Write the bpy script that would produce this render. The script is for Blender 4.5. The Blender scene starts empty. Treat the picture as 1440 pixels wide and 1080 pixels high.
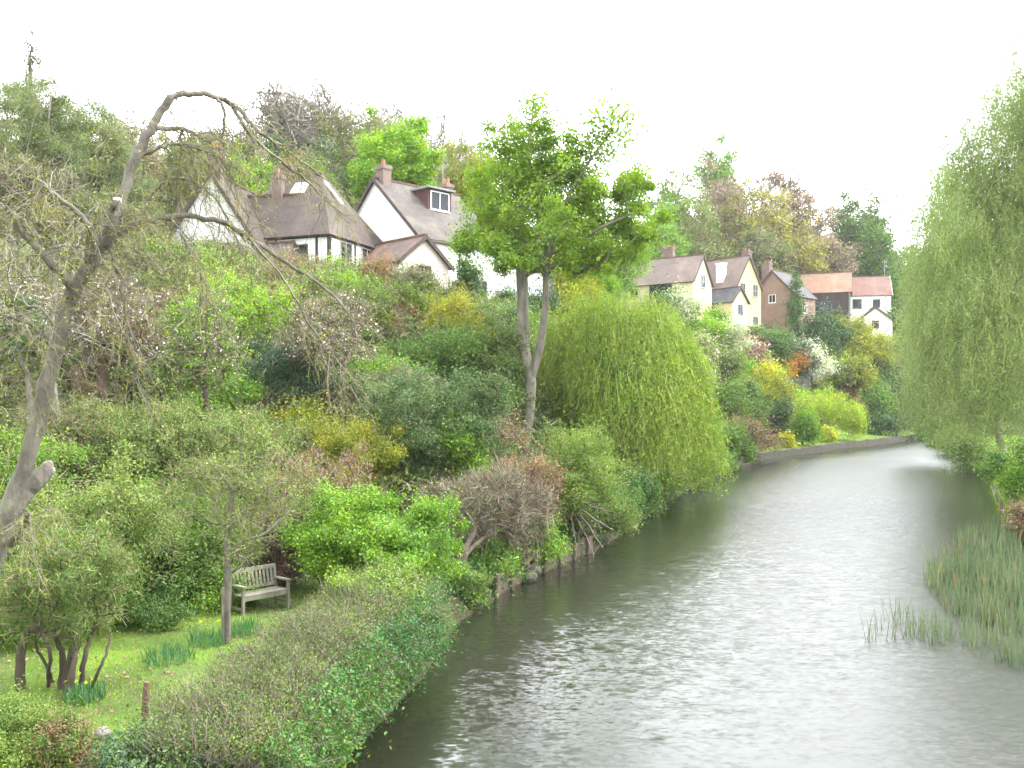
import bpy, math, numpy as np
from math import radians, sin, cos, pi
RNG = np.random.default_rng(7)
scene = bpy.context.scene
COL = scene.collection
# ---------------------------------------------------------------- camera: level, on the bridge parapet
F, HY, ZC = 1300.0, 565.0, 5.5          # focal length in photo pixels, horizon row, eye height above the water
cam = bpy.data.cameras.new('camera'); camo = bpy.data.objects.new('camera', cam); COL.objects.link(camo)
camo.location = (0, 0, ZC); camo.rotation_euler = (radians(90), 0, 0)
cam.sensor_width = 36; cam.lens = 36*F/1440; cam.shift_y = (HY-540)/1440
cam.clip_start = .1; cam.clip_end = 3000
scene.camera = camo

def nrm(v):
    v = np.asarray(v, float); return v/np.maximum(np.linalg.norm(v, axis=-1, keepdims=True), 1e-9)

# ---------------------------------------------------------------- land form
LB = np.array([(-6,-30),(-5,-5),(-3.9,5),(-2.75,13),(-1.7,18.6),(-1.4,22.7),(.3,28),(3.5,35),(8,49),(12.6,62),(22.5,86),(37.7,107),(60,137),(80,150),(120,163),(260,200)],float)
RB = np.array([(12,-30),(12.5,0),(14.5,15),(17.5,28),(22.8,43),(30,58),(38,75),(53,110),(61,126),(80,138),(120,150),(260,185)],float)
def poly_dist(P, x, y):
    best = np.full(x.shape, 1e9); sgn = np.ones(x.shape); yn = np.zeros(x.shape)
    for (ax, ay), (bx, by) in zip(P[:-1], P[1:]):
        dx, dy = bx-ax, by-ay; l2 = dx*dx+dy*dy
        t = np.clip(((x-ax)*dx+(y-ay)*dy)/l2, 0, 1)
        d = np.hypot(x-ax-t*dx, y-ay-t*dy)
        m = d < best
        best = np.where(m, d, best); yn = np.where(m, ay+t*dy, yn)
        sgn = np.where(m, np.where((dx*(y-ay)-dy*(x-ax)) > 0, 1, -1), sgn)
    return best*sgn, yn                 # >0 on the side to the west
PD = np.array([-40,-3,-1,0,.6,2,5,8,12,18,25,35,60,100,200,500],float)
PY = np.array([20,28,40,52,70,100,140],float)
PZ = np.array([
 [-1.2,-1.2,-.7,-.05,.5,.75,.9,1.1,1.8,4,7.5,11,20,30,45,60],
 [-1.2,-1.2,-.7,-.05,.5,.9,1.2,1.8,3,6,9.5,12.5,20,30,45,60],
 [-1.2,-1.2,-.7,-.05,.5,1.,2.0,3.5,6,9.8,12.6,13.6,20,30,45,60],
 [-1.2,-1.2,-.7,-.05,.5,1.,2.4,4.8,9.6,12.6,13.1,14.0,21,31,45,60],
 [-1.2,-1.2,-.7,-.05,.5,1.,2.6,5.4,10.8,13,13.3,15.5,22,32,46,60],
 [-1.2,-1.2,-.7,.3,.7,.8,1.2,3.,9,15.2,17.,18.6,27,36,50,62],
 [-1.2,-1.2,-.7,.3,.7,.8,1.2,3.,10.5,16.4,17.6,19,29,38,52,62]])
def H(x, y):
    x = np.atleast_1d(np.asarray(x, float)); y = np.atleast_1d(np.asarray(y, float))
    d, yn = poly_dist(LB, x, y)
    rows = np.stack([np.interp(d, PD, r) for r in PZ])
    t = np.interp(yn, PY, np.arange(len(PY))); i = np.clip(t.astype(int), 0, len(PY)-2); f = t-i
    z = np.take_along_axis(rows, i[None], 0)[0]*(1-f)+np.take_along_axis(rows, (i+1)[None], 0)[0]*f
    lump = .16*np.sin(x*1.1+.7*y)*np.sin(y*.83-.4*x)+.10*np.sin(x*2.7+1)*np.sin(y*2.3)
    z = z + lump*np.clip((d-5)/8, 0, 1)*np.where(d > 20, .5, 1.8) + .03*np.sin(x*2.1)*np.sin(y*1.7)*(d > 1)
    e, _ = poly_dist(RB, x, y)
    zr = np.interp(-e, [-2,-.5,0,.5,2,8,30,200,500], [-1.2,-.5,-.05,.35,.7,1.1,1.4,4,14])
    return np.where(e < 2, np.where(d > 0, z, zr), z)
def H1(x, y): return float(H(x, y)[0])
def X_at(px, Y): return (px-720)*Y/F
def Z_at(py, Y): return ZC-(py-HY)*Y/F
def place(px, py, y0=9., y1=320.):
    Y = np.exp(np.linspace(math.log(y0), math.log(y1), 3000))
    z = ZC-(py-HY)*Y/F; h = np.maximum(H(X_at(px, Y), Y), 0)
    k = np.argmax(h >= z)
    return X_at(px, Y[k]), Y[k], h[k]

# ---------------------------------------------------------------- materials
MATS = {}
def newmat(name):
    m = bpy.data.materials.new(name); m.use_nodes = True; nt = m.node_tree
    for n in list(nt.nodes): nt.nodes.remove(n)
    return m, nt, nt.nodes.new('ShaderNodeOutputMaterial')
def N(nt, t, **kw):
    n = nt.nodes.new(t)
    for k, v in kw.items():
        if k in n.inputs: n.inputs[k].default_value = v
        else: setattr(n, k, v)
    return n
def ramp(nt, fac, stops):
    r = nt.nodes.new('ShaderNodeValToRGB'); e = r.color_ramp.elements
    while len(e) < len(stops): e.new(.5)
    for el, (p, c) in zip(e, stops):
        el.position = p; el.color = (*c, 1) if len(c) == 3 else c
    nt.links.new(fac, r.inputs[0]); return r
def leaf(name, c, var=.3, trans=.35, hue=.03, c2=None, scale=.9):
    """thin leaf: diffuse + light coming through, each leaf its own tint, patches of younger leaves in c2"""
    if name in MATS: return MATS[name]
    m, nt, out = newmat(name); L = nt.links.new
    geo = N(nt, 'ShaderNodeNewGeometry'); tc = N(nt, 'ShaderNodeTexCoord')
    noi = N(nt, 'ShaderNodeTexNoise', Scale=scale, Detail=3.); L(tc.outputs['Object'], noi.inputs['Vector'])
    c2 = c2 or tuple(min(1, v*k) for v, k in zip(c, (1.45, 1.3, .9)))
    mix = ramp(nt, noi.outputs['Fac'], [(.38, c), (.66, c2)])
    hsv = N(nt, 'ShaderNodeHueSaturation')
    mr = N(nt, 'ShaderNodeMapRange'); L(geo.outputs['Random Per Island'], mr.inputs[0])
    mr.inputs[3].default_value = 1-var; mr.inputs[4].default_value = 1+var
    mul = N(nt, 'ShaderNodeMath', operation='MULTIPLY'); L(geo.outputs['Random Per Island'], mul.inputs[0]); mul.inputs[1].default_value = 7.31
    fr = N(nt, 'ShaderNodeMath', operation='FRACT'); L(mul.outputs[0], fr.inputs[0])
    mh = N(nt, 'ShaderNodeMapRange'); L(fr.outputs[0], mh.inputs[0]); mh.inputs[3].default_value = .5-hue; mh.inputs[4].default_value = .5+hue
    L(mr.outputs[0], hsv.inputs['Value']); L(mh.outputs[0], hsv.inputs['Hue']); L(mix.outputs[0], hsv.inputs['Color'])
    hsv.inputs['Saturation'].default_value = 1.12
    d = N(nt, 'ShaderNodeBsdfDiffuse'); t = N(nt, 'ShaderNodeBsdfTranslucent'); g = N(nt, 'ShaderNodeBsdfGlossy', Roughness=.5)
    g.inputs['Color'].default_value = (.9, .95, 1, 1)
    L(hsv.outputs[0], d.inputs[0]); L(hsv.outputs[0], t.inputs[0])
    a = N(nt, 'ShaderNodeMixShader'); a.inputs[0].default_value = trans; L(d.outputs[0], a.inputs[1]); L(t.outputs[0], a.inputs[2])
    b = N(nt, 'ShaderNodeMixShader'); b.inputs[0].default_value = .035; L(a.outputs[0], b.inputs[1]); L(g.outputs[0], b.inputs[2])
    L(b.outputs[0], out.inputs[0]); MATS[name] = m; return m
def rough(name, c, c2=None, scale=6., rgh=.85, bump=.3, stretch=(1, 1, 1), c3=None, mid=(.35, .65), spec=.3):
    """solid surface with blotches of c / c2 (/ c3) and a bumpy grain"""
    if name in MATS: return MATS[name]
    m, nt, out = newmat(name); L = nt.links.new
    tc = N(nt, 'ShaderNodeTexCoord'); mp = N(nt, 'ShaderNodeMapping'); mp.inputs['Scale'].default_value = stretch
    L(tc.outputs['Object'], mp.inputs[0])
    no = N(nt, 'ShaderNodeTexNoise', Scale=scale, Detail=6., Roughness=.62); L(mp.outputs[0], no.inputs['Vector'])
    c2 = c2 or tuple(v*.65 for v in c)
    st = [(mid[0], c2), (mid[1], c)] + ([(min(1, mid[1]+.08), c3)] if c3 else [])
    r = ramp(nt, no.outputs['Fac'], st)
    p = N(nt, 'ShaderNodeBsdfPrincipled', Roughness=rgh); p.inputs['Specular IOR Level'].default_value = spec
    L(r.outputs[0], p.inputs['Base Color'])
    n2 = N(nt, 'ShaderNodeTexNoise', Scale=scale*5, Detail=4.); L(mp.outputs[0], n2.inputs['Vector'])
    bp = N(nt, 'ShaderNodeBump', Strength=bump, Distance=.03); L(n2.outputs['Fac'], bp.inputs['Height']); L(bp.outputs[0], p.inputs['Normal'])
    L(p.outputs[0], out.inputs[0]); MATS[name] = m; return m
def tiled(name, c, c2, c3=None, bw=.22, bh=.16, mortar=None, bump=.6):
    """rows of roof tiles or bricks, each its own shade, with lichen / weather blotches"""
    if name in MATS: return MATS[name]
    m, nt, out = newmat(name); L = nt.links.new
    uv = N(nt, 'ShaderNodeUVMap')
    br = N(nt, 'ShaderNodeTexBrick', Scale=1.); br.inputs['Brick Width'].default_value = bw; br.inputs['Row Height'].default_value = bh
    br.inputs['Mortar Size'].default_value = .012; br.inputs['Color1'].default_value = (*c, 1); br.inputs['Color2'].default_value = (*c2, 1)
    br.inputs['Mortar'].default_value = (*(mortar or tuple(v*.4 for v in c)), 1); br.inputs['Bias'].default_value = -.1
    L(uv.outputs[0], br.inputs['Vector'])
    tc = N(nt, 'ShaderNodeTexCoord'); no = N(nt, 'ShaderNodeTexNoise', Scale=.55, Detail=7., Roughness=.7); L(tc.outputs['Object'], no.inputs['Vector'])
    fr = ramp(nt, no.outputs['Fac'], [(.44, (0, 0, 0)), (.66, (1, 1, 1))])
    mx = N(nt, 'ShaderNodeMix', data_type='RGBA'); L(fr.outputs[0], mx.inputs[0]); L(br.outputs[0], mx.inputs[6])
    mx.inputs[7].default_value = (*(c3 or tuple(v*1.5 for v in c2)), 1)
    p = N(nt, 'ShaderNodeBsdfPrincipled', Roughness=.85); L(mx.outputs[2], p.inputs['Base Color'])
    bp = N(nt, 'ShaderNodeBump', Strength=bump, Distance=.03); L(br.outputs['Fac'], bp.inputs['Height']); bp.invert = True; L(bp.outputs[0], p.inputs['Normal'])
    L(p.outputs[0], out.inputs[0]); MATS[name] = m; return m
def glass(name='window_glass', c=(.02, .025, .03)):
    if name in MATS: return MATS[name]
    m, nt, out = newmat(name)
    p = N(nt, 'ShaderNodeBsdfPrincipled', Roughness=.04); p.inputs['Base Color'].default_value = (*c, 1); p.inputs['IOR'].default_value = 1.3
    nt.links.new(p.outputs[0], out.inputs[0]); MATS[name] = m; return m

# ---------------------------------------------------------------- object helpers
def tag(o, label=None, cat=None, group=None, kind=None):
    if label: o['label'] = label
    if cat: o['category'] = cat
    if group: o['group'] = group
    if kind: o['kind'] = kind
    return o
def thing(name, label, cat, loc, rz=0., group=None):
    o = bpy.data.objects.new(name, None); COL.objects.link(o); o.empty_display_size = .3
    o.location = loc; o.rotation_euler = (0, 0, rz)
    return tag(o, label, cat, group)
class Geo:
    def __init__(s): s.v = []; s.f3 = []; s.f4 = []; s.m3 = []; s.m4 = []; s.uv = []; s.n = 0; s.smooth = []
    def add(s, v, f, mi=0):
        v = np.asarray(v, np.float32).reshape(-1, 3); f = np.asarray(f, np.int64)
        if len(f) == 0: return
        mi = np.broadcast_to(np.asarray(mi, np.int32), (len(f),))
        if f.shape[1] == 3: s.f3.append(f+s.n); s.m3.append(mi)
        else: s.f4.append(f+s.n); s.m4.append(mi)
        s.v.append(v); s.n += len(v)
    def box(s, x0, x1, y0, y1, z0, z1, mi=0):
        v = [(x, y, z) for z in (z0, z1) for y in (y0, y1) for x in (x0, x1)]
        s.add(v, [(0, 2, 3, 1), (4, 5, 7, 6), (0, 1, 5, 4), (2, 6, 7, 3), (0, 4, 6, 2), (1, 3, 7, 5)], mi)
    def bar(s, a, b, w, h, up=(0, 0, 1), mi=0):
        a = np.asarray(a, float); b = np.asarray(b, float); t = nrm(b-a); u = nrm(np.cross(t, up)); n = np.cross(u, t)
        v = [p+sx*u*w/2+sy*n*h/2 for p in (a, b) for sx, sy in ((-1, -1), (1, -1), (1, 1), (-1, 1))]
        s.add(v, [(3, 2, 1, 0), (4, 5, 6, 7), (0, 1, 5, 4), (1, 2, 6, 5), (2, 3, 7, 6), (3, 0, 4, 7)], mi)
    def tube(s, pts, rad, k=6, mi=0, cap=True):
        pts = np.asarray(pts, float); n = len(pts); rad = np.broadcast_to(np.asarray(rad, float), (n,))
        t = np.empty_like(pts); t[1:-1] = pts[2:]-pts[:-2]; t[0] = pts[1]-pts[0]; t[-1] = pts[-1]-pts[-2]; t = nrm(t)
        md = nrm(pts[-1]-pts[0]); ref = np.eye(3)[np.argmin(np.abs(md))]
        u = nrm(np.cross(t, ref)); w = np.cross(t, u)
        a = np.arange(k)*2*pi/k
        v = pts[:, None]+rad[:, None, None]*(np.cos(a)[None, :, None]*u[:, None]+np.sin(a)[None, :, None]*w[:, None])
        i = np.arange(n-1)[:, None]*k; j = np.arange(k)[None]; j2 = (j+1) % k
        q = np.stack([i+j, i+j2, i+k+j2, i+k+j], -1).reshape(-1, 4)
        s.add(v.reshape(-1, 3), q[:, ::-1], mi)
        if cap and k >= 5:
            base = s.n; s.add(v[-1], [(0, x+1, x+2) for x in range(k-2)][:: 1], mi)
    def build(s, name, mats, parent=None, smooth=False, world=False):
        me = bpy.data.meshes.new(name)
        if s.n:
            v = np.concatenate(s.v)
            if parent is not None and world:
                M = np.linalg.inv(np.array(parent.matrix_basis)); v = v @ M[:3, :3].T.astype(np.float32)+M[:3, 3].astype(np.float32)
            f3 = np.concatenate(s.f3) if s.f3 else np.zeros((0, 3), int); f4 = np.concatenate(s.f4) if s.f4 else np.zeros((0, 4), int)
            mi = np.concatenate((s.m3 or [np.zeros(0, int)])+(s.m4 or [np.zeros(0, int)])).astype(np.int32)
            nf = len(f3)+len(f4)
            me.vertices.add(len(v)); me.vertices.foreach_set('co', v.astype(np.float32).ravel())
            lv = np.concatenate([f3.ravel(), f4.ravel()]).astype(np.int32)
            me.loops.add(len(lv)); me.loops.foreach_set('vertex_index', lv)
            st = np.concatenate([np.arange(len(f3))*3, len(f3)*3+np.arange(len(f4))*4]).astype(np.int32)
            me.polygons.add(nf); me.polygons.foreach_set('loop_start', st)
            me.polygons.foreach_set('material_index', mi)
            me.polygons.foreach_set('use_smooth', np.full(nf, smooth))
            if s.uv:
                uvl = me.uv_layers.new(name='UVMap'); uvl.data.foreach_set('uv', np.concatenate(s.uv).astype(np.float32).ravel())
            me.update(calc_edges=True)
        for m in (mats if isinstance(mats, (list, tuple)) else [mats]): me.materials.append(m)
        o = bpy.data.objects.new(name, me); COL.objects.link(o)
        if parent is not None: o.parent = parent
        return o
def uvbox(g):
    """planar UVs in metres for every face of a quads-only Geo (tiles, bricks): u level, v up the slope"""
    v = np.concatenate(g.v)
    for arr in (g.f3, g.f4):
        for f in arr:
            for q in f:
                p = v[q]; n = nrm(np.cross(p[1]-p[0], p[2]-p[0]))
                u = np.cross((0, 0, 1), n); u = nrm(u) if np.linalg.norm(u) > .05 else np.array((1, 0, 0.))
                w = np.cross(n, u); g.uv.append(np.stack([p@u, p@w], -1))

# ---------------------------------------------------------------- plants
def leaves(g, rng, P, L, asp=.5, up=.5, out=None, jit=.5, axis=None, mi=0):
    n = len(P)
    nor = nrm(rng.normal(size=(n, 3)))+np.array((0, 0, up))
    if out is not None: nor = nor+.6*out
    nor = nrm(nor)
    a = rng.normal(size=(n, 3)) if axis is None else axis+rng.normal(size=(n, 3))*.35
    a = nrm(a-nor*np.sum(a*nor, 1, keepdims=True)); b = np.cross(nor, a)
    s = (L*(1+jit*rng.uniform(-1, 1, n)))[:, None]*.5
    fold = nor*s*.25
    v = np.stack([P-a*s, P+b*s*asp+fold, P+a*s, P-b*s*asp+fold], 1)
    f = np.arange(n*4).reshape(n, 4)
    g.add(v.reshape(-1, 3), f, mi)
def ribbons(g, rng, P, D, ln, w, droop=.15, mi=0):
    """thin twigs: two tapering quads each, bent"""
    n = len(P)
    if n == 0: return
    D = nrm(D); ln = np.broadcast_to(ln, (n,))*rng.uniform(.6, 1.25, n)
    side = nrm(np.cross(D, nrm(rng.normal(size=(n, 3)))))*(np.broadcast_to(w, (n,))[:, None]*.5)
    bend = rng.normal(size=(n, 3))*.18
    m = P+(D+bend*.4)*ln[:, None]*.5; e = P+(D+bend)*ln[:, None]; e[:, 2] -= droop*ln; m[:, 2] -= droop*ln*.25
    v = np.stack([P-side, P+side, m-side*.7, m+side*.7, e-side*.3, e+side*.3], 1)
    i = np.arange(n)[:, None]*6
    g.add(v.reshape(-1, 3), np.concatenate([i+[0, 1, 3, 2], i+[2, 3, 5, 4]]), mi)
    return m, e
def in_ells(rng, ells, n, shell=.5):
    vol = np.array([e[3]*e[4]*e[5] for e in ells])**.8; vol /= vol.sum()
    k = rng.choice(len(ells), n, p=vol); E = np.array(ells)[k]
    d = nrm(rng.normal(size=(n, 3))); r = rng.uniform(0, 1, n)**(shell/1.5)
    wob = 1+.16*np.sin(d[:, 0]*5+E[:, 0])*np.sin(d[:, 1]*4+d[:, 2]*5)
    return E[:, :3]+d*E[:, 3:]*(r*wob)[:, None], d, k
def skeleton(rng, trunk, tr, clumps, r_end, bow=.12, up_pen=.7, seg=3):
    """grow limbs from the trunk polyline to every clump; returns chains [(points, radii)]"""
    T = np.asarray(trunk, float)
    pos = [p for p in T]; par = [-1]+list(range(len(T)-1)); n = len(T)
    cap = n+len(clumps)*seg; A = np.empty((cap, 3)); A[:n] = T
    par = np.array(par+[0]*(cap-n)); ends = []
    lock = max(1, int(n*.45))
    order = np.argsort(np.min(np.linalg.norm(clumps[:, None]-T[None], axis=2), 1))
    for c in clumps[order]:
        dv = c-A[:n]; d = np.linalg.norm(dv, axis=1)
        cost = d+up_pen*np.maximum(0, -dv[:, 2]+.35*d)
        cost[:lock] += 1e3 if n > lock else 0
        k = int(np.argmin(cost)); p0 = A[k]; dd = c-p0; l = np.linalg.norm(dd)
        off = rng.normal(size=3)*bow*l; off[2] += bow*l*.6
        last = k
        for s in range(1, seg+1):
            t = s/seg; A[n] = p0+dd*t+off*4*t*(1-t)*.5; par[n] = last; last = n; n += 1
        ends.append(last)
    A = A[:n]; par = par[:n]
    w = np.zeros(n); w[ends] = 1.
    R = np.zeros(n); ex = 2.2
    acc = np.zeros(n); acc[ends] += r_end**ex
    ch = [[] for _ in range(n)]
    for i in range(n-1, 0, -1): acc[par[i]] += acc[i]
    acc = np.maximum(acc, r_end**ex)
    for i in range(1, n): ch[par[i]].append(i)
    R = acc**(1/ex)
    nt_ = len(T); sc = tr/R[0]
    R = np.where(R > r_end*1.5, np.maximum(r_end, r_end*(R/r_end)**(math.log(tr/r_end)/max(.1, math.log(max(R[0]/r_end, 1.2))))), R)
    chains = []; stack = [(0, -1)]
    while stack:
        i, p = stack.pop(); pts = [] if p < 0 else [p]; pts.append(i)
        while ch[i]:
            cs = sorted(ch[i], key=lambda c: -R[c]); stack += [(c, i) for c in cs[1:]]; i = cs[0]; pts.append(i)
        if len(pts) > 1:
            r = R[pts].copy()
            if p >= 0: r[0] = min(r[0], r[1]*1.15)
            chains.append((A[pts], r))
    return chains
def wood(g, chains, kbig=8, thr=.03, mi=0):
    for p, r in chains:
        k = kbig if r[0] > thr*2.5 else (5 if r[0] > thr*.8 else 3)
        g.tube(p, r, k, mi)

def plant(name, label, cat, base, ells, leafm, barkm, L, nleaf, ncl=60, clr=.4, tr=.1, trunk=None, twig=0, twl=.5, tww=.01,
          group=None, seed=0, up=.5, shell=.5, blossom=None, nblo=0, bloL=None, r_end=.008, asp=.5, parts=('trunk', 'crown'), droop=.1, twigm=None, sides=8, gap=0., seg=3):
    rng = np.random.default_rng(seed+int(abs(base[0])*131+abs(base[1])*17))
    root = thing(name, label, cat, base, 0, group); base = np.asarray(base, float)
    C, cd, _ = in_ells(rng, ells, ncl, shell)
    C[:, 2] = np.maximum(C[:, 2], base[2]+.1)
    cen = np.mean(np.array(ells)[:, :3], 0)
    tk = np.array(trunk, float) if trunk is not None else np.array([base-(0, 0, .1), base+(0, 0, .15*max(.3, cen[2]-base[2]))])
    g = Geo(); chains = skeleton(rng, tk, tr, C, r_end, seg=seg); wood(g, chains, sides)
    mats = [barkm]
    if twig:
        P = np.repeat(C, twig, 0)+rng.normal(size=(ncl*twig, 3))*clr*.35
        D = np.repeat(cd, twig, 0)*.8+rng.normal(size=(ncl*twig, 3))*.6+np.array((0, 0, .45))
        ribbons(g, rng, P-nrm(D)*twl*.3, D, twl, tww, droop, mi=1 if twigm else 0)
        if twigm: mats.append(twigm)
    g.build(parts[0], mats, root, smooth=True, world=True)
    if nleaf:
        wts = rng.uniform(.4, 1.6, ncl)*np.where(rng.uniform(0, 1, ncl) < gap, .12, 1); wts /= wts.sum()
        k = rng.choice(ncl, int(nleaf), p=wts)
        off = rng.normal(size=(len(k), 3)); rr = np.linalg.norm(off, axis=1, keepdims=True); off = off/rr*np.minimum(rr, 2.0)*.5
        sc = (clr*rng.uniform(.65, 1.35, ncl))[k][:, None]*np.array((1, 1, .75))
        P = C[k]+off*sc
        wv = rng.uniform(0, 1, len(k)) < .27; P[wv] += (cd[k][wv]*.7+rng.normal(size=(wv.sum(), 3))*.45+(0, 0, .35))*clr*rng.uniform(.2, 1.1, (wv.sum(), 1))
        P[:, 2] = np.maximum(P[:, 2], base[2]-.05)
        out = nrm(P-cen)
        g = Geo(); lm = leafm if isinstance(leafm, list) else [leafm]
        mi = (rng.uniform(0, 1, len(k)) < .22).astype(int) if len(lm) > 1 else 0
        leaves(g, rng, P, L, asp, up, out, mi=mi)
        g.build(parts[1], lm, root, world=True)
    if blossom:
        k = rng.choice(ncl, nblo); P = C[k]+rng.normal(size=(nblo, 3))*clr*.55
        g = Geo(); leaves(g, rng, P, bloL or L, .8, up, nrm(P-cen)); g.build('blossom', blossom, root, world=True)
    return root

# bark & twigs
BARK = rough('bark_grey', (.235, .205, .165), (.10, .09, .07), 3., .9, .8, (1, 1, .35))
BARKP = rough('bark_pale_grey', (.20, .185, .15), (.09, .08, .065), 4., .9, .8, (1, 1, .5), c3=(.26, .25, .21))
BARKB = rough('bark_brown', (.10, .075, .055), (.045, .035, .025), 4., .9, .7, (1, 1, .4))
BARKD = rough('bark_lichen', (.175, .155, .125), (.08, .07, .055), 5., .9, .8, (1, 1, .5), c3=(.27, .27, .15))
BARKR = rough('bark_red', (.10, .06, .042), (.05, .032, .024), 4., .9, .7)
TWB = rough('twig_brown', (.20, .165, .12), (.10, .08, .058), 2., .9, .1)
TWR = rough('twig_russet', (.29, .165, .11), (.15, .085, .06), 2., .9, .1)
TWP = rough('twig_pale', (.27, .245, .20), (.17, .15, .125), 1.2, .9, .1)
TWY = rough('twig_yellow', (.30, .33, .07), (.20, .23, .05), 2., .9, .1)
TWO = rough('twig_olive', (.22, .21, .09), (.11, .10, .05), 2., .9, .1)
# leaves
G = dict(
 fresh=leaf('leaf_fresh', (.115, .235, .022), c2=(.19, .32, .03)),
 lime=leaf('leaf_lime', (.20, .36, .03), c2=(.30, .45, .04)),
 syc=leaf('leaf_sycamore', (.14, .235, .02), c2=(.215, .325, .03), scale=.5, trans=.45),
 mid=leaf('leaf_mid', (.08, .15, .022), c2=(.125, .20, .03)),
 olive=leaf('leaf_olive', (.09, .135, .03), c2=(.145, .19, .038)),
 pale=leaf('leaf_pale', (.14, .20, .046), c2=(.215, .28, .065)),
 grey=leaf('leaf_grey', (.12, .155, .065), c2=(.19, .225, .10)),
 dark=leaf('leaf_dark', (.05, .10, .022), c2=(.085, .145, .032), trans=.2),
 bluish=leaf('leaf_bluish', (.032, .065, .032), c2=(.06, .10, .045), trans=.2),
 yellow=leaf('leaf_yellow', (.26, .27, .025), c2=(.42, .40, .03)),
 gold=leaf('leaf_gold', (.42, .44, .035), c2=(.56, .55, .05)),
 ygreen=leaf('leaf_yellow_green', (.17, .21, .02), c2=(.29, .29, .02)),
 willow=leaf('leaf_willow', (.18, .275, .042), c2=(.26, .35, .06), scale=.45),
 gwill=leaf('leaf_grey_willow', (.205, .275, .09), c2=(.275, .34, .13), scale=.35),
 rust=leaf('leaf_rust', (.26, .125, .06), c2=(.32, .17, .07)),
 brown=leaf('leaf_brown', (.19, .12, .07), c2=(.28, .18, .10)),
 copper=leaf('leaf_copper', (.27, .205, .145), c2=(.34, .27, .175), scale=.3),
 purple=leaf('leaf_purple', (.085, .045, .045), c2=(.14, .07, .06)),
 orange=leaf('leaf_orange', (.50, .20, .03), c2=(.6, .3, .05)),
 white=leaf('petal_white', (.72, .70, .66), var=.12, c2=(.8, .78, .76)),
 pink=leaf('petal_pink', (.62, .46, .45), var=.15, c2=(.72, .60, .58)),
 cream=leaf('leaf_variegated', (.40, .44, .26), c2=(.58, .60, .42)),
 grass=leaf('grass_blade', (.15, .26, .03), c2=(.24, .36, .04), scale=.8),
 reed=leaf('reed_blade', (.07, .105, .045), c2=(.125, .16, .075), scale=.6),
 ivy=leaf('leaf_ivy', (.03, .095, .017), c2=(.06, .15, .025)),
 daff=leaf('leaf_daffodil', (.06, .15, .05), c2=(.10, .21, .07)),
 conifer=leaf('leaf_conifer', (.16, .20, .08), c2=(.225, .265, .11), scale=.35),
)
SEEN = {}
STY = dict(fine=dict(up=.4, asp=.45), flat=dict(up=1.0, asp=.6))
def shrub(px, py, w, top, leafk, label, name='shrub', cat='shrub', lp=4.6, cov=4., twig=0, twm=None, Y=None, X=None, shell=.45, bark=None, seed=0,
          group=None, blossom=None, nblo=0, blp=None, dep=.85, stem=0., lobes=4, gap=.12, tww=1.3, twl=.55, up=.45, asp=.5, clump=1., tr=None, parts=('stem', 'foliage'), zb=None):
    """a bush whose base meets the ground where the photo shows it (px,py), w pixels wide and reaching row `top`"""
    if Y is None: x, Y, z = place(px, py)
    else: x = X_at(px, Y); z = H1(x, Y)
    if zb is not None: z = zb
    lp = lp*.76; m = Y/F; zt = Z_at(top, Y); h = max(.25, zt-z); W = w*m; rng = np.random.default_rng(abs(seed+int(px*7+(py or 0)*3))); lp *= rng.uniform(.8, 1.25)
    z0 = z+stem*h; hh = h-stem*h
    ells = [(x, Y, z0+hh*.48, W*.40, W*.40*dep, hh*.47)]
    for i in range(lobes):
        a = i*2*pi/lobes+rng.uniform(-.4, .4); r = W*rng.uniform(.14, .29); f = rng.uniform(.26, .74)
        q = W*rng.uniform(.2, .36); ells.append((x+cos(a)*q, Y+sin(a)*q*dep, z0+hh*f, r, r*dep, hh*min(f, 1-f)*rng.uniform(.85, 1.)))
    hp = hh/m; area = w*hp*.8; L = max(.025, lp*m)
    nleaf = int(cov*area/(.275*lp*lp*.5)) if leafk else 0
    ncl = int(np.clip(area/(lp*lp*11)*clump, 26, 280)); clr = 1.05*math.sqrt(W*hh/ncl)*1.25
    lm = leafk if not isinstance(leafk, str) else G[leafk]
    if isinstance(leafk, (tuple, list)): lm = [G[k] for k in leafk]
    return plant(name, label, cat, (x, Y, z), ells, lm, bark or BARKB, L, nleaf, ncl, clr, tr or max(.02, .02*h), None, twig, twl*max(clr*1.8, .12*h), tww*m, group, seed,
                 up, shell, G[blossom] if blossom else None, nblo, (blp or lp)*m, r_end=max(.004, .35*m*tww), asp=asp, parts=parts, twigm=twm, sides=6, gap=gap)
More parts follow.
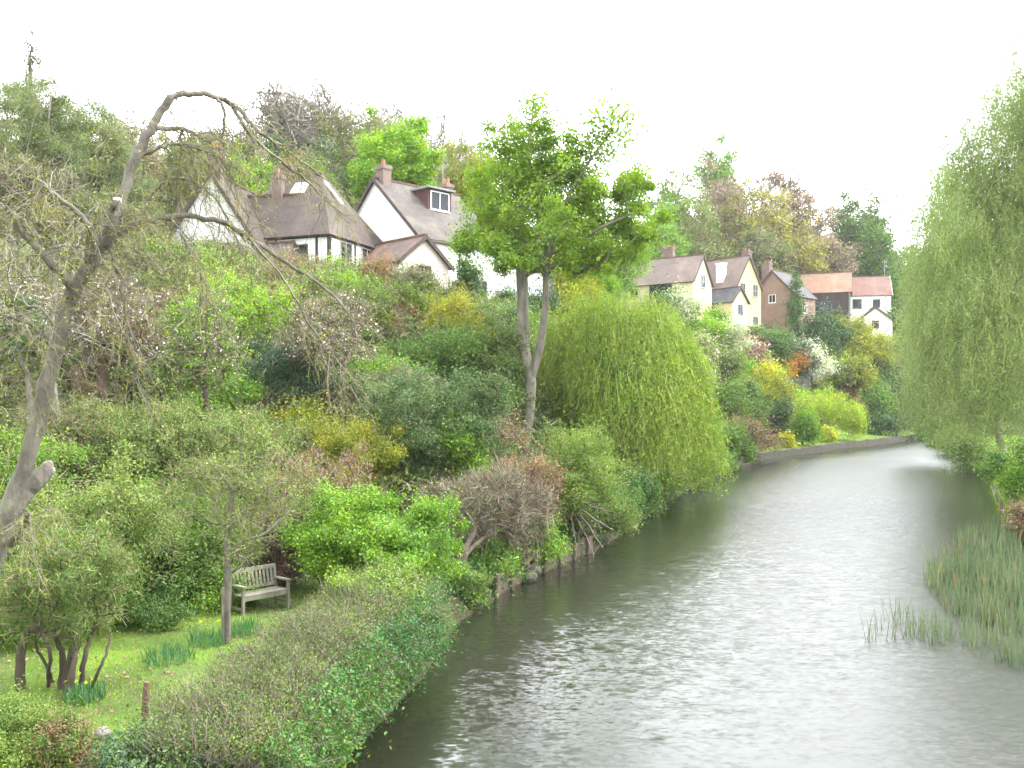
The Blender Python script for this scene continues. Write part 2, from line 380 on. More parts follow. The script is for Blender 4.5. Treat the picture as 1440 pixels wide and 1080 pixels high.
def tree(px, Y, top, w, leafk, label, name='tree', cat='tree', low=.3, lp=4.6, cov=4., twig=0, twm=None, seed=0, group=None, ells=None, gap=.15, tr=None,
         bark=None, lean=0., X=None, shell=.45, tww=1.2, twl=1., lobes=5, clump=1., up=.5, zb=None, dep=.8, droop=.1, asp=.5, ncl=None, pointy=0., blossom=None, nblo=0):
    x = X_at(px, Y) if X is None else X; z = H1(x, Y) if zb is None else zb; lp = lp*.8; m = Y/F; zt = Z_at(top, Y); h = zt-z; W = w*m
    rng = np.random.default_rng(abs(seed+int(px*5+Y)))
    z0 = z+h*low; hh = zt-z0
    if ells is None:
        ells = [(x, Y, z0+hh*.5, W*.36, W*.36*dep, hh*.49)]
        for i in range(lobes):
            a = i*2.4+rng.uniform(-.4, .4); f = rng.uniform(.25, .72); r = W*rng.uniform(.18, .25)*(1-pointy*f)
            ells.append((x+cos(a)*W*.27*(1-pointy*f), Y+sin(a)*W*.27*dep, z0+hh*f, r, r*dep, hh*min(f, 1-f)*rng.uniform(.6, .95)))
    hp = hh/m; area = w*hp*.75; L = max(.03, lp*m)
    nleaf = int(cov*area/(.275*lp*lp*.5)) if leafk else 0
    ncl = ncl or int(np.clip(area/(lp*lp*6)*clump, 40, 420)); clr = 1.05*math.sqrt(W*hh/ncl)*1.2
    lm = [G[k] for k in leafk] if isinstance(leafk, (tuple, list)) else (G[leafk] if leafk else None)
    t = np.linspace(0, 1, 7)[:, None]; top_p = np.array((x+lean*W, Y, z0+hh*(.8 if twig else .55)))
    b = np.array((x, Y, z-.2)); wob = rng.normal(size=(7, 3))*.012*h*np.array((1, 1, 0)); wob[0] = 0
    trunk = b+(top_p-b)*t+wob
    return plant(name, label, cat, (x, Y, z), ells, lm, bark or BARK, L, nleaf, ncl, clr, tr or max(.08, h*.018), trunk, twig, twl*clr*1.6, tww*m, group, seed, up, shell,
                 G[blossom] if blossom else None, nblo, L, r_end=max(.008, .4*m), twigm=twm, gap=gap, droop=droop, asp=asp)

# ================================================================ setting: land, river, sky
xs = np.concatenate([np.arange(-420, -60, 12), np.arange(-60, -30, 1.5), np.arange(-30, 30, .4), np.arange(30, 100, 1.), np.arange(100, 420, 10)])
ys = np.concatenate([np.arange(-60, -5, 5), np.arange(-5, 60, .4), np.arange(60, 170, 1.), np.arange(170, 640, 10)])
gx, gy = np.meshgrid(xs, ys); gz = H(gx.ravel(), gy.ravel())
g = Geo(); nx = len(xs); i = (np.arange(len(ys)-1)[:, None]*nx+np.arange(nx-1)[None]).ravel()
g.add(np.stack([gx.ravel(), gy.ravel(), gz], 1), np.stack([i, i+1, i+nx+1, i+nx], 1))
m, nt, out = newmat('earth_and_grass'); L_ = nt.links.new
tc = N(nt, 'ShaderNodeTexCoord'); no = N(nt, 'ShaderNodeTexNoise', Scale=.35, Detail=8., Roughness=.65); L_(tc.outputs['Object'], no.inputs['Vector'])
r = ramp(nt, no.outputs['Fac'], [(.34, (.055, .05, .03)), (.46, (.07, .10, .028)), (.6, (.11, .17, .03)), (.72, (.14, .15, .05))])
n2 = N(nt, 'ShaderNodeTexNoise', Scale=9., Detail=6.); L_(tc.outputs['Object'], n2.inputs['Vector'])
p = N(nt, 'ShaderNodeBsdfPrincipled', Roughness=.95); p.inputs['Specular IOR Level'].default_value = .1
bp = N(nt, 'ShaderNodeBump', Strength=.8, Distance=.08); L_(n2.outputs['Fac'], bp.inputs['Height']); L_(bp.outputs[0], p.inputs['Normal'])
ge = N(nt, 'ShaderNodeNewGeometry'); sx = N(nt, 'ShaderNodeSeparateXYZ'); L_(ge.outputs['Position'], sx.inputs[0])
mz = N(nt, 'ShaderNodeMapRange'); L_(sx.outputs['Z'], mz.inputs[0]); mz.inputs[1].default_value = .42; mz.inputs[2].default_value = .72
mm_ = N(nt, 'ShaderNodeMix', data_type='RGBA'); L_(mz.outputs[0], mm_.inputs[0]); mm_.inputs[6].default_value = (.04, .034, .022, 1); L_(r.outputs[0], mm_.inputs[7])
L_(mm_.outputs[2], p.inputs['Base Color']); L_(p.outputs[0], out.inputs[0])
tag(g.build('hillside', m, smooth=True), kind='structure')

wxs = np.concatenate([[-420, -200, -60], np.arange(-14, 100, .7), [130, 200, 420]]); wys = np.concatenate([[-60, -20], np.arange(-5, 170, .7), [220, 400, 640]])
wgx, wgy = np.meshgrid(wxs, wys); nw = len(wxs); i = (np.arange(len(wys)-1)[:, None]*nw+np.arange(nw-1)[None]).ravel()
g = Geo(); g.add(np.stack([wgx.ravel(), wgy.ravel(), 0*wgx.ravel()], 1), np.stack([i, i+1, i+nw+1, i+nw], 1))
dl, _ = poly_dist(LB, wgx.ravel(), wgy.ravel()); dr, _ = poly_dist(RB, wgx.ravel(), wgy.ravel())
ruffle = np.clip((-dl-.6)/7., 0, 1)*np.clip((dr-.5)/4., 0, 1); ruffle = ruffle*ruffle*(3-2*ruffle)     # calm in the lee of the banks, wind-ruffled in midstream
m, nt, out = newmat('river_water'); L_ = nt.links.new
ge = N(nt, 'ShaderNodeNewGeometry')
def wav(sx, sy, sc, det, rot=0.):
    mp = N(nt, 'ShaderNodeMapping'); mp.inputs['Scale'].default_value = (sx, sy, 1); mp.inputs['Rotation'].default_value = (0, 0, rot)
    L_(ge.outputs['Position'], mp.inputs[0]); n = N(nt, 'ShaderNodeTexNoise', Scale=sc, Detail=det, Roughness=.55); L_(mp.outputs[0], n.inputs['Vector']); return n
a = wav(.6, 1, 11., 3., .25); b = wav(.5, 1, 3.6, 2., -.2); c = wav(.6, 1, .13, 3., .5)   # ripples, wavelets, wind patches
st = N(nt, 'ShaderNodeMapRange'); L_(c.outputs['Fac'], st.inputs[0]); st.inputs[1].default_value = .36; st.inputs[2].default_value = .62; st.inputs[3].default_value = .45; st.inputs[4].default_value = 1.
def vm(op, x, y):
    n = N(nt, 'ShaderNodeVectorMath', operation=op)
    for k, q in enumerate((x, y)):
        if q is None: continue
        if isinstance(q, tuple): n.inputs[k].default_value = q
        else: L_(q, n.inputs[k])
    return n
va = vm('MULTIPLY', vm('SUBTRACT', a.outputs['Color'], (.5, .5, .5)).outputs[0], (.34, .5, 0)); vb = vm('MULTIPLY', vm('SUBTRACT', b.outputs['Color'], (.5, .5, .5)).outputs[0], (.18, .26, 0))
vc = vm('ADD', va.outputs[0], vb.outputs[0]); sc_ = N(nt, 'ShaderNodeVectorMath', operation='SCALE'); L_(vc.outputs[0], sc_.inputs[0]); L_(st.outputs[0], sc_.inputs['Scale'])
bp = vm('NORMALIZE', vm('ADD', sc_.outputs[0], (0, 0, 1)).outputs[0], None)
p = N(nt, 'ShaderNodeBsdfPrincipled', IOR=1.45); p.inputs['Base Color'].default_value = (.014, .016, .009, 1)
at_ = N(nt, 'ShaderNodeAttribute', attribute_name='ruffle')
rr_ = N(nt, 'ShaderNodeMapRange'); L_(at_.outputs['Fac'], rr_.inputs[0]); rr_.inputs[3].default_value = .14; rr_.inputs[4].default_value = .38; L_(rr_.outputs[0], p.inputs['Roughness'])
L_(bp.outputs[0], p.inputs['Normal']); L_(p.outputs[0], out.inputs[0])
riv = tag(g.build('river', m), kind='structure'); riv.data.attributes.new('ruffle', 'FLOAT', 'POINT').data.foreach_set('value', ruffle.astype(np.float32))

SUN_EL, SUN_AZ = 50., 78.       # azimuth clockwise from +Y: high on the east side, behind thin cloud
w = bpy.data.worlds.new('World'); scene.world = w; w.use_nodes = True; nt = w.node_tree; L_ = nt.links.new
bg = nt.nodes['Background']; sky = N(nt, 'ShaderNodeTexSky', sky_type='NISHITA'); sky.sun_disc = False
sky.sun_elevation = radians(SUN_EL); sky.sun_rotation = radians(SUN_AZ); sky.dust_density = 4.; sky.air_density = 1.
tc = N(nt, 'ShaderNodeTexCoord'); no = N(nt, 'ShaderNodeTexNoise', Scale=1.6, Detail=5.); L_(tc.outputs['Generated'], no.inputs['Vector'])
mr = N(nt, 'ShaderNodeMapRange'); L_(no.outputs['Fac'], mr.inputs[0]); mr.inputs[1].default_value = .3; mr.inputs[2].default_value = .65; mr.inputs[3].default_value = .72; mr.inputs[4].default_value = .95
mx = N(nt, 'ShaderNodeMix', data_type='RGBA'); L_(mr.outputs[0], mx.inputs[0]); L_(sky.outputs[0], mx.inputs[6]); # thin cloud, with a glow added ahead, away from the sun, to brighten the water
dt = N(nt, 'ShaderNodeVectorMath', operation='DOT_PRODUCT'); L_(tc.outputs['Generated'], dt.inputs[0]); dt.inputs[1].default_value = (sin(radians(20))*cos(radians(36)), cos(radians(20))*cos(radians(36)), sin(radians(36)))
gl = N(nt, 'ShaderNodeMapRange', interpolation_type='SMOOTHSTEP'); L_(dt.outputs['Value'], gl.inputs[0]); gl.inputs[1].default_value = -.1; gl.inputs[2].default_value = 1.; gl.inputs[3].default_value = 18.; gl.inputs[4].default_value = 36.
tn = N(nt, 'ShaderNodeVectorMath', operation='SCALE'); tn.inputs[0].default_value = (.95, .985, 1.04); L_(gl.outputs[0], tn.inputs['Scale']); L_(tn.outputs[0], mx.inputs[7])
L_(mx.outputs[2], bg.inputs[0]); bg.inputs[1].default_value = .15
sun = bpy.data.lights.new('sun', 'SUN'); sun.energy = 3.2; sun.angle = radians(3); sun.color = (1, .95, .86)
so = bpy.data.objects.new('sun', sun); COL.objects.link(so)
so.rotation_euler = (radians(90-SUN_EL), 0, radians(180-SUN_AZ))
vs = scene.view_settings; scene.display_settings.display_device = 'sRGB'; vs.view_transform = 'Standard'; vs.look = 'None'; vs.gamma = 1; vs.exposure = 1.0
scene.cycles.max_bounces = 6; scene.cycles.diffuse_bounces = 3; scene.cycles.glossy_bounces = 2; scene.cycles.transmission_bounces = 3; scene.cycles.transparent_max_bounces = 4
scene.cycles.sample_clamp_indirect = 6

# ================================================================ houses
WHITE = rough('white_render', (.70, .69, .66), (.50, .49, .46), 1.1, .9, .1, (1, 1, .35), mid=(.25, .5))
CREAM = rough('cream_render', (.58, .50, .32), (.50, .43, .27), .8, .9, .1)
YELL = rough('yellow_render', (.56, .47, .23), (.49, .40, .19), .8, .9, .1)
PINKW = rough('pinkish_render', (.66, .58, .52), (.56, .49, .44), .8, .9, .1)
GREYW = rough('grey_render', (.22, .225, .19), (.16, .165, .14), .8, .9, .2)
DTIM = rough('dark_stained_boards', (.055, .038, .032), (.03, .022, .02), 2., .8, .4, (1, 1, .1))
TIMB = rough('grey_weathered_wood', (.215, .20, .15), (.13, .12, .09), 4., .9, .4, (1, 1, 1), c3=(.15, .165, .09))
BEAM = rough('black_timber', (.06, .05, .045), (.035, .03, .028), 3., .85, .3)
BARGE = rough('brown_bargeboard', (.08, .055, .045), (.05, .036, .03), 3., .8, .2)
REDB = rough('red_brown_cladding', (.10, .04, .032), (.07, .032, .027), 2., .8, .2, (1, 1, .3))
FRAMEW = rough('white_window_frame', (.78, .78, .76), (.7, .7, .68), 2., .5, .05)
FRAMEG = rough('grey_window_frame', (.32, .32, .32), (.25, .25, .25), 2., .5, .05)
FRAMEB = rough('brown_window_frame', (.12, .08, .06), (.08, .05, .04), 2., .6, .05)
LEAD = rough('grey_flat_roof', (.22, .22, .21), (.15, .15, .15), 1., .8, .1)
DOORR = rough('red_brown_door', (.15, .04, .03), (.11, .03, .025), 2., .5, .1)
DOORD = rough('dark_door', (.05, .045, .04), (.035, .03, .03), 2., .5, .1)
STONE = rough('garden_stone', (.075, .07, .052), (.034, .033, .025), 2.2, .95, .9, c3=(.11, .105, .08))
BRICK = tiled('red_brick', (.12, .055, .042), (.085, .042, .034), (.11, .075, .06), .22, .075, (.30, .26, .22))
OBRICK = tiled('orange_brick', (.24, .125, .075), (.18, .09, .055), (.20, .12, .085), .22, .075, (.34, .29, .24))
T_BROWN = tiled('brown_roof_tiles', (.050, .034, .028), (.033, .024, .021), (.085, .06, .042), .3, .2)
T_GREY = tiled('grey_brown_roof_tiles', (.062, .050, .043), (.042, .035, .031), (.095, .08, .062), .3, .2)
T_RED = tiled('red_lichen_roof_tiles', (.065, .042, .034), (.045, .030, .026), (.15, .07, .04), .3, .2)
T_PLUM = tiled('plum_roof_tiles', (.13, .095, .082), (.095, .07, .062), (.17, .125, .09), .3, .2)
T_SLATE = tiled('dark_slate', (.045, .042, .046), (.03, .029, .032), (.075, .07, .066), .4, .25)
T_ORANGE = tiled('orange_pantiles', (.23, .12, .072), (.17, .09, .056), (.20, .15, .10), .25, .3)
T_SALMON = tiled('salmon_pantiles', (.18, .085, .064), (.13, .066, .052), (.16, .115, .09), .25, .3)

def at_local(p, axis):           # a block drawn with its ridge along local x; 'y' turns it a quarter
    p = np.asarray(p, float)
    return p if axis == 'x' else np.stack([-p[..., 1], p[..., 0], p[..., 2]], -1)
def block(root, x0, x1, w, z0, ze, zr, wallm, roofm, axis='x', cx=0., oh=.3, og=.22, hip=(0, 0), yo=0., ze2=None, barge=None, wallname='wall', roofname='roof', th=.14):
    """walls with gable ends and a pitched roof; ridge along x at y=yo, half width w; hip = how far each ridge end is drawn in"""
    ze2 = ze if ze2 is None else ze2
    g = Geo(); ya, yb = yo-w, yo+w
    v = [(x, y, z) for x in (x0, x1) for y, z in ((ya, z0), (yb, z0), (yb, ze2), (yo, zr), (ya, ze))]
    v = at_local(v, axis)
    if hip[0] or hip[1]:
        g2 = [(0, 1, 2, 4), (5, 9, 7, 6), (0, 4, 9, 5), (1, 6, 7, 2)]
        g.add(v, g2)
    else:
        g.add(v, [(0, 1, 2, 4), (5, 9, 7, 6), (0, 4, 9, 5), (1, 6, 7, 2)]); g.add(v, [(4, 2, 3), (9, 8, 7)])
    uvbox_safe(g); wo = g.build(wallname, wallm, root)
    g = Geo(); rx0, rx1 = x0-og+hip[0], x1+og-hip[1]; e0, e1 = x0-og, x1+og
    sa, sb = (zr-ze)/w, (zr-ze2)/w; top = zr+.10
    A0, A1 = (e0, ya-oh, ze-oh*sa+.10), (e1, ya-oh, ze-oh*sa+.10); B0, B1 = (e0, yb+oh, ze2-oh*sb+.10), (e1, yb+oh, ze2-oh*sb+.10)
    R0, R1 = (rx0, yo, top), (rx1, yo, top)
    def slab(P):
        P = at_local(P, axis); n = nrm(np.cross(P[1]-P[0], P[2]-P[0])); Q = P-n*th
        k = len(P); V = np.concatenate([P, Q])
        if k == 4: g.add(V, [(0, 1, 2, 3), (7, 6, 5, 4)]+[(i, i+4, (i+1) % 4+4, (i+1) % 4) for i in range(4)])
        else: g.add(V, [(0, 1, 2), (5, 4, 3)]); g.add(V, [(i, i+3, (i+1) % 3+3, (i+1) % 3) for i in range(3)])
    slab([A0, A1, R1, R0]); slab([B1, B0, R0, R1])
    if hip[0]: slab([B0, A0, R0])
    if hip[1]: slab([A1, B1, R1])
    uvbox_safe(g); ro = g.build(roofname, roofm, root)
    g = Geo(); g.bar(at_local([R0], axis)[0], at_local([R1], axis)[0], .26, .13); g.build('ridge_tile', MATS.get('ridge') or rough('ridge', (.15, .085, .055), (.09, .055, .04), 3., .9, .3, c3=(.2, .18, .13)), ro)
    if barge:
        for e, h in ((e0, hip[0]), (e1, hip[1])):
            if h: continue
            s = -1 if e == e0 else 1; g = Geo()
            for yy, zz, ss in ((ya-oh, ze-oh*sa, sa), (yb+oh, ze2-oh*sb, sb)):
                P = at_local([(e+s*.035, yy, zz-.04), (e+s*.035, yo, top-.14)], axis); g.bar(P[0], P[1], .06, .24)
            g.build('bargeboard_frame', barge, root)
    return wo, ro
def uvbox_safe(g):
    g.uv = []; uvbox_order(g)
def uvbox_order(g):
    v = np.concatenate(g.v)
    for arr in (g.f3, g.f4):
        for f in arr:
            for q in f:
                p = v[q].astype(float); n = np.cross(p[1]-p[0], p[2]-p[0]); n = nrm(n)
                u = np.cross((0, 0, 1), n); u = nrm(u) if np.linalg.norm(u) > .05 else np.array((1, 0, 0.))
                g.uv.append(np.stack([p@u, p@np.cross(n, u)], -1))
def window(root, c, n, w, h, cols=2, rows=1, fm=None, proud=.03, name='window', curtain=False):
    """frame with bars, pane behind it; c = centre on the wall face, n = outward normal in plan"""
    c = np.array(c, float); n = nrm(np.array((n[0], n[1], 0.))); u = np.array((-n[1], n[0], 0)); z = np.array((0, 0, 1.))
    g = Geo(); b = .07; q = c+n*proud
    for s in (-1, 1):
        g.bar(q+u*s*(w/2-b/2)-z*h/2, q+u*s*(w/2-b/2)+z*h/2, b, .08, n)
        g.bar(q-u*(w/2-b)+z*s*(h/2-b/2), q+u*(w/2-b)+z*s*(h/2-b/2), .08, b)
    for i in range(1, cols): g.bar(q+u*(i/cols-.5)*w-z*(h/2-b), q+u*(i/cols-.5)*w+z*(h/2-b), .05, .06, n)
    for j in range(1, rows): g.bar(q-u*(w/2-b)+z*(j/rows-.5)*h+n*.004, q+u*(w/2-b)+z*(j/rows-.5)*h+n*.004, .05, .045)
    f = g.build(name, fm or FRAMEW, root)
    g = Geo(); q = c+n*.012; a, d = u*(w/2-b), z*(h/2-b)
    g.add([q-a-d, q+a-d, q+a+d, q-a+d], [(0, 1, 2, 3)]); g.build('pane', glass(), f)
    g = Geo(); g.bar(c+n*.06-u*(w/2+.08)-z*(h/2+.045), c+n*.06+u*(w/2+.08)-z*(h/2+.045), .16, .07); g.build('sill', fm or FRAMEW, f)
    return f
def slabdoor(root, c, n, w, h, m, name='door'):
    c = np.array(c, float); n = nrm(np.array((n[0], n[1], 0.))); u = np.array((-n[1], n[0], 0)); z = np.array((0, 0, 1.))
    g = Geo(); g.bar(c+n*.03-z*h/2, c+n*.03+z*h/2, w, .06, n); o = g.build(name, m, root)
    g = Geo(); g.bar(c+n*.10+u*w*.38-z*.02, c+n*.10+u*w*.38+z*.10, .03, .05, n); g.build('handle', FRAMEG, o)
    return o
def chimney(root, x, y, z0, z1, wx=.8, wy=.6, pots=2, m=None, cap=True):
    g = Geo(); g.box(x-wx/2, x+wx/2, y-wy/2, y+wy/2, z0, z1-.3); g.box(x-wx/2-.06, x+wx/2+.06, y-wy/2-.06, y+wy/2+.06, z1-.3, z1)
    uvbox_order(g); o = g.build('chimney', m or BRICK, root)
    for i in range(pots):
        xx = x+(i-(pots-1)/2)*wx*.5; g = Geo(); g.tube([(xx, y, z1), (xx, y, z1+.2), (xx, y, z1+.45)], [.14, .115, .13], 10); g.build('chimney_pot', rough('terracotta', (.36, .16, .09), (.26, .11, .07), 4.), o)
    return o
def gutter(root, pts, m=None, r=.045, name='drainpipe'):
    g = Geo(); g.tube(pts, r, 6); return g.build(name, m or DOORD, root)

# --- white house with dormer, above the sycamore
Y0 = 66.; x0 = X_at(528, Y0); zg = 13.2
h = thing('house', 'white rendered house with steep grey roof, red-clad dormer and gabled porch', 'house', (x0, Y0, zg), radians(-45), 'white and half-timbered houses on the hill')
block(h, 0, 7.6, 5.1, -2.5, 3.5, 8.2, WHITE, T_GREY, 'y', barge=BARGE)
# local here: gable faces -y, slope to the river side falls towards +x
block(h, 1.2, 7.0, 2.1, -2.5, 1.35, 3.05, PINKW, T_RED, 'x', yo=-1.3, barge=BARGE, wallname='porch_wall', roofname='porch_roof')
window(h, (7.0, -1.3, .55), (1, 0), 1.15, 1.25, 2, 1, FRAMEB)
window(h, (5.1, 1.9, .35), (1, 0), 1.25, 1.35, 2, 1, FRAMEG); window(h, (5.1, 5.5, .35), (1, 0), 1.25, 1.35, 2, 1, FRAMEG)
gutter(h, [(5.2, 3.4, 3.1), (5.2, 3.4, -1.)]); gutter(h, [(5.42, -.2, 3.2), (5.42, 7.7, 3.2)], FRAMEB, .06, 'gutter')
g = Geo(); g.add([(2.35, 2.9, 5.6), (2.35, 5.1, 5.6), (2.35, 5.1, 7.65), (2.35, 2.9, 7.65), (.3, 2.9, 7.65), (.3, 5.1, 7.65), (.3, 2.9, 7.5), (.3, 5.1, 7.5)],
      [(0, 1, 2, 3), (0, 3, 4, 6), (1, 7, 5, 2), (3, 2, 5, 4)]); d = g.build('dormer', REDB, h)
g = Geo(); g.box(.1, 2.65, 2.7, 5.3, 7.655, 7.8); g.build('dormer_roof', LEAD, d)
window(d, (2.352, 4.0, 6.85), (1, 0), 1.75, 1.35, 2, 1)
g = Geo(); g.box(2.36, 2.42, 3.0, 5.0, 5.55, 6.05); g.build('dormer_apron', FRAMEW, d)
chimney(h, .2, .55, 7.2, 9.2, .95, .7, 1)
chimney(h, -.3, 6.9, 7.2, 9.0, .9, .7, 2)
g = Geo(); P = np.array((-.3, 6.6, 8.9)); g.tube([P, P+(0, 0, 1.5)], .03, 5); g.bar(P+(-.9, .3, 1.4), P+(.9, -.3, 1.4), .03, .03)
for k in range(7): q = P+np.array((-.8+.26*k, .27-.09*k, 1.4)); g.bar(q+(-.1, -.3, 0), q+(.1, .3, 0), .02, .02)
g.build('aerial', FRAMEG, h)

# --- half-timbered house with hipped brown roof
h = thing('house', 'half-timbered house with hipped brown tiled roof and bright rooflight', 'house', (-10.1, 61.8, 13.), radians(-20), 'white and half-timbered houses on the hill')
block(h, -9, 0, 4., -3, 3.3, 7.9, WHITE, T_BROWN, 'x', hip=(3., 3.2), oh=.35)
for yy in (-2.2, .6): window(h, (0, yy+.2, 2.2), (1, 0), 1.5, 1.3, 2, 1, FRAMEG)
window(h, (-2.2, -4., 1.9), (0, -1), 1.3, 1.2, 2, 1, FRAMEB); window(h, (-5.6, -4., 1.9), (0, -1), 1.3, 1.2, 2, 1, FRAMEB)
g = Geo()
for zz in (.9, 2.95): g.bar((-9, -4.02, zz), (.03, -4.02, zz), .08, .16); g.bar((.02, -4.05, zz), (.02, 4.05, zz), .08, .16)
for xx in (-8.9, -7.3, -3.9, -.9, -.05): g.bar((xx, -4.03, -2), (xx, -4.03, 3.1), .16, .07, (0, 1, 0))
for yy in (-3.9, -.8, 2.): g.bar((.03, yy, -2), (.03, yy, 3.1), .16, .07, (1, 0, 0))
g.build('timber_frame', BEAM, h)
sl = (7.9-3.3)/4.
def rooflight(root, x, y, w, l):
    z = 7.9+y*sl+.13; n = nrm(np.array((0, -sl, 1.))); up = nrm(np.array((0, 1, sl))); c = np.array((x, y, z))
    g = Geo(); u = np.array((1., 0, 0))
    for s in (-1, 1): g.bar(c+u*s*w/2-up*l/2, c+u*s*w/2+up*l/2, .09, .1, n); g.bar(c-u*w/2+up*s*l/2, c+u*w/2+up*s*l/2, .09, .1, n)
    f = g.build('rooflight', FRAMEW, root); g = Geo(); q = c+n*.035; g.add([q-u*w/2-up*l/2, q+u*w/2-up*l/2, q+u*w/2+up*l/2, q-u*w/2+up*l/2], [(0, 1, 2, 3)])
    g.build('pane', glass('rooflight_glass', (.5, .52, .54)), f)
rooflight(h, -4.1, -1.0, 1.0, 1.1)
g = Geo(); g.bar((-2.55, -.35, 7.35), (-1.2, -.35, 5.75), .25, .10, (0, 0, 1)); g.build('flashing', FRAMEW, h)
block(h, -8.2, -1.5, 2.6, -3, .9, 2.6, WHITE, T_BROWN, 'x', yo=-4.1, hip=(1.2, 1.2), wallname='lean_to_wall', roofname='lean_to_roof')
chimney(h, -5.9, .2, 7.0, 8.9, .8, .65, 2)

# --- tall white gable by the bare tree
h = thing('house', 'tall white gabled house with brick chimneys behind the bare tree', 'house', (X_at(297, 58), 58, 13.), radians(-8), 'white and half-timbered houses on the hill')
block(h, 0, 8, 2.9, -3, 2.6, 6.9, WHITE, T_BROWN, 'y', barge=BARGE)
block(h, -4.2, 4.2, 2.5, -3, 2.7, 6.3, WHITE, T_BROWN, 'x', yo=4.5)
window(h, (-.9, 0, 1.9), (0, -1), 1.1, 1.1, 2, 1, FRAMEB); window(h, (1.1, 0, 1.9), (0, -1), 1.0, 1.1, 2, 1, FRAMEB)
chimney(h, .05, .6, 6.3, 8.5, .85, .65, 2); chimney(h, 2.6, 4.4, 5.0, 7.7, .7, .6, 1)
block(h, -3.4, 2.6, 1.6, -3, .4, 1.9, PINKW, T_RED, 'x', yo=-1.2, wallname='lean_to_wall', roofname='lean_to_roof')

# --- white garage behind the sycamore trunk
Y0 = 72.; h = thing('garage', 'low white garage with boarded doors behind the sycamore trunk', 'garage', (X_at(722, Y0), Y0, 13.2), radians(-14))
g = Geo(); g.box(-2.4, 2.4, 0, 5, -2, 2.35); g.build('wall', WHITE, h)
g = Geo(); g.box(-2.6, 2.6, -.25, 5.2, 2.352, 2.55); g.build('roof', FRAMEW, h)
for xx in (-1.15, 1.15): slabdoor(h, (xx, 0, .9), (0, -1), 2.0, 2.3, rough('white_boards', (.74, .75, .76), (.62, .63, .65), 3., .7, .3, (4, 1, .1)))

# --- the far row
FR = 'houses of the far row above the terraced gardens'
h = thing('house', 'cream house with long plum-brown roof and white gable beside the willow', 'house', (X_at(988, 133), 133, 18.1), radians(-35), FR)
block(h, -11.5, 0, 3.3, -4, 4.6, 8.5, CREAM, T_PLUM, 'x', barge=BARGE)
window(h, (0, 0, 4.7), (1, 0), 1.7, 1.8, 2, 2, FRAMEG); window(h, (0, -1.8, .5), (1, 0), 1.3, 1.2, 2, 1, FRAMEB)
window(h, (-5., -3.3, 3.4), (0, -1), 3.6, 2.0, 3, 1, FRAMEB); window(h, (-9.3, -3.3, 3.3), (0, -1), 1.2, 1.2, 2, 1, FRAMEB)
slabdoor(h, (-1.6, -3.3, .4), (0, -1), 1.0, 2.1, DOORR)
chimney(h, -5.6, .6, 7.4, 10.2, 1.7, .9, 3)
h = thing('house', 'yellow gabled house with white chimney stack and dark lean-to porch, second in the far row', 'house', (X_at(1053, 140), 140, 18.4), radians(-50), FR)
block(h, -9.5, 0, 3.1, -4, 4.6, 9.2, YELL, T_PLUM, 'x', barge=BARGE)
for yy in (-1.5, 1.6): window(h, (0, yy, 4.0), (1, 0), 1.25, 1.9, 2, 2, FRAMEG)
window(h, (0, 1.7, -.6), (1, 0), 1.1, 1.3, 1, 1, FRAMEB); slabdoor(h, (0, -1.9, -.3), (1, 0), 1.7, 2.3, DOORD)
g = Geo(); g.box(-4.0, -2.7, -2.75, -1.9, 2, 8.0); g.box(-4.1, -2.6, -2.85, -1.8, 8.0, 8.25); g.build('chimney', WHITE, h)
block(h, -3.8, 1.5, 1.9, -4, 1.9, 4.0, CREAM, T_SLATE, 'x', yo=-4.2, barge=BARGE, wallname='porch_wall', roofname='porch_roof')
slabdoor(h, (-2.4, -6.1, .3), (0, -1), 1.6, 2.2, DOORR); window(h, (1.5, -4.2, .6), (1, 0), 1.2, 1.7, 2, 1, FRAMEG)
window(h, (-5.5, -3.1, 3.9), (0, -1), 1.6, 1.4, 2, 1, FRAMEW)
chimney(h, -1.2, 1.2, 6.5, 10.2, 1.2, .9, 2)
h = thing('house', 'brick gabled house with steep dark slate roof beside the yellow house', 'house', (X_at(1086, 148), 148, 18.6), radians(-45), FR)
block(h, 0, 6, 4.3, -4, 3.6, 7.9, OBRICK, T_SLATE, 'y', barge=BARGE)
window(h, (4.3, 2.4, 1.6), (1, 0), 1.4, 1.3, 2, 1, FRAMEW); window(h, (0, 0, 3.4), (0, -1), 1.2, 1.3, 2, 1, FRAMEW)
chimney(h, -1.6, 1.2, 6., 9.4, 1.3, .9, 2)
h = thing('house', 'dark boarded house with wide glazing and orange pantile roof, in the far row', 'house', (X_at(1196, 160), 160, 19.4), radians(-20), FR)
block(h, -8.6, 0, 3.3, -5, 5.0, 8.5, GREYW, T_ORANGE, 'x', barge=BARGE)
g = Geo(); g.box(-8.62, -.3, -3.42, -3.303, -4, 4.75); g.build('cladding', DTIM, h)
window(h, (-3.9, -3.43, 2.4), (0, -1), 4.2, 1.7, 4, 1, FRAMEB); window(h, (-3.1, -3.43, -1.3), (0, -1), 2.6, 2.2, 2, 1, FRAMEB)
g = Geo(); g.bar((-8.4, -4.3, .55), (-.6, -4.3, .55), .08, .1); g.box(-8.4, -.6, -4.4, -3.44, -.1, .05)
for k in range(27): g.bar((-8.3+k*.29, -4.3, .05), (-8.3+k*.29, -4.3, .5), .05, .05, (0, 1, 0))
g.build('balcony', BEAM, h)
h = thing('house', 'white house with salmon pantile roof at the end of the far row', 'house', (X_at(1249, 165), 165, 19.6), radians(-14), FR)
block(h, -7.4, 0, 3.3, -5, 4.8, 8.3, WHITE, T_SALMON, 'x', barge=FRAMEW)
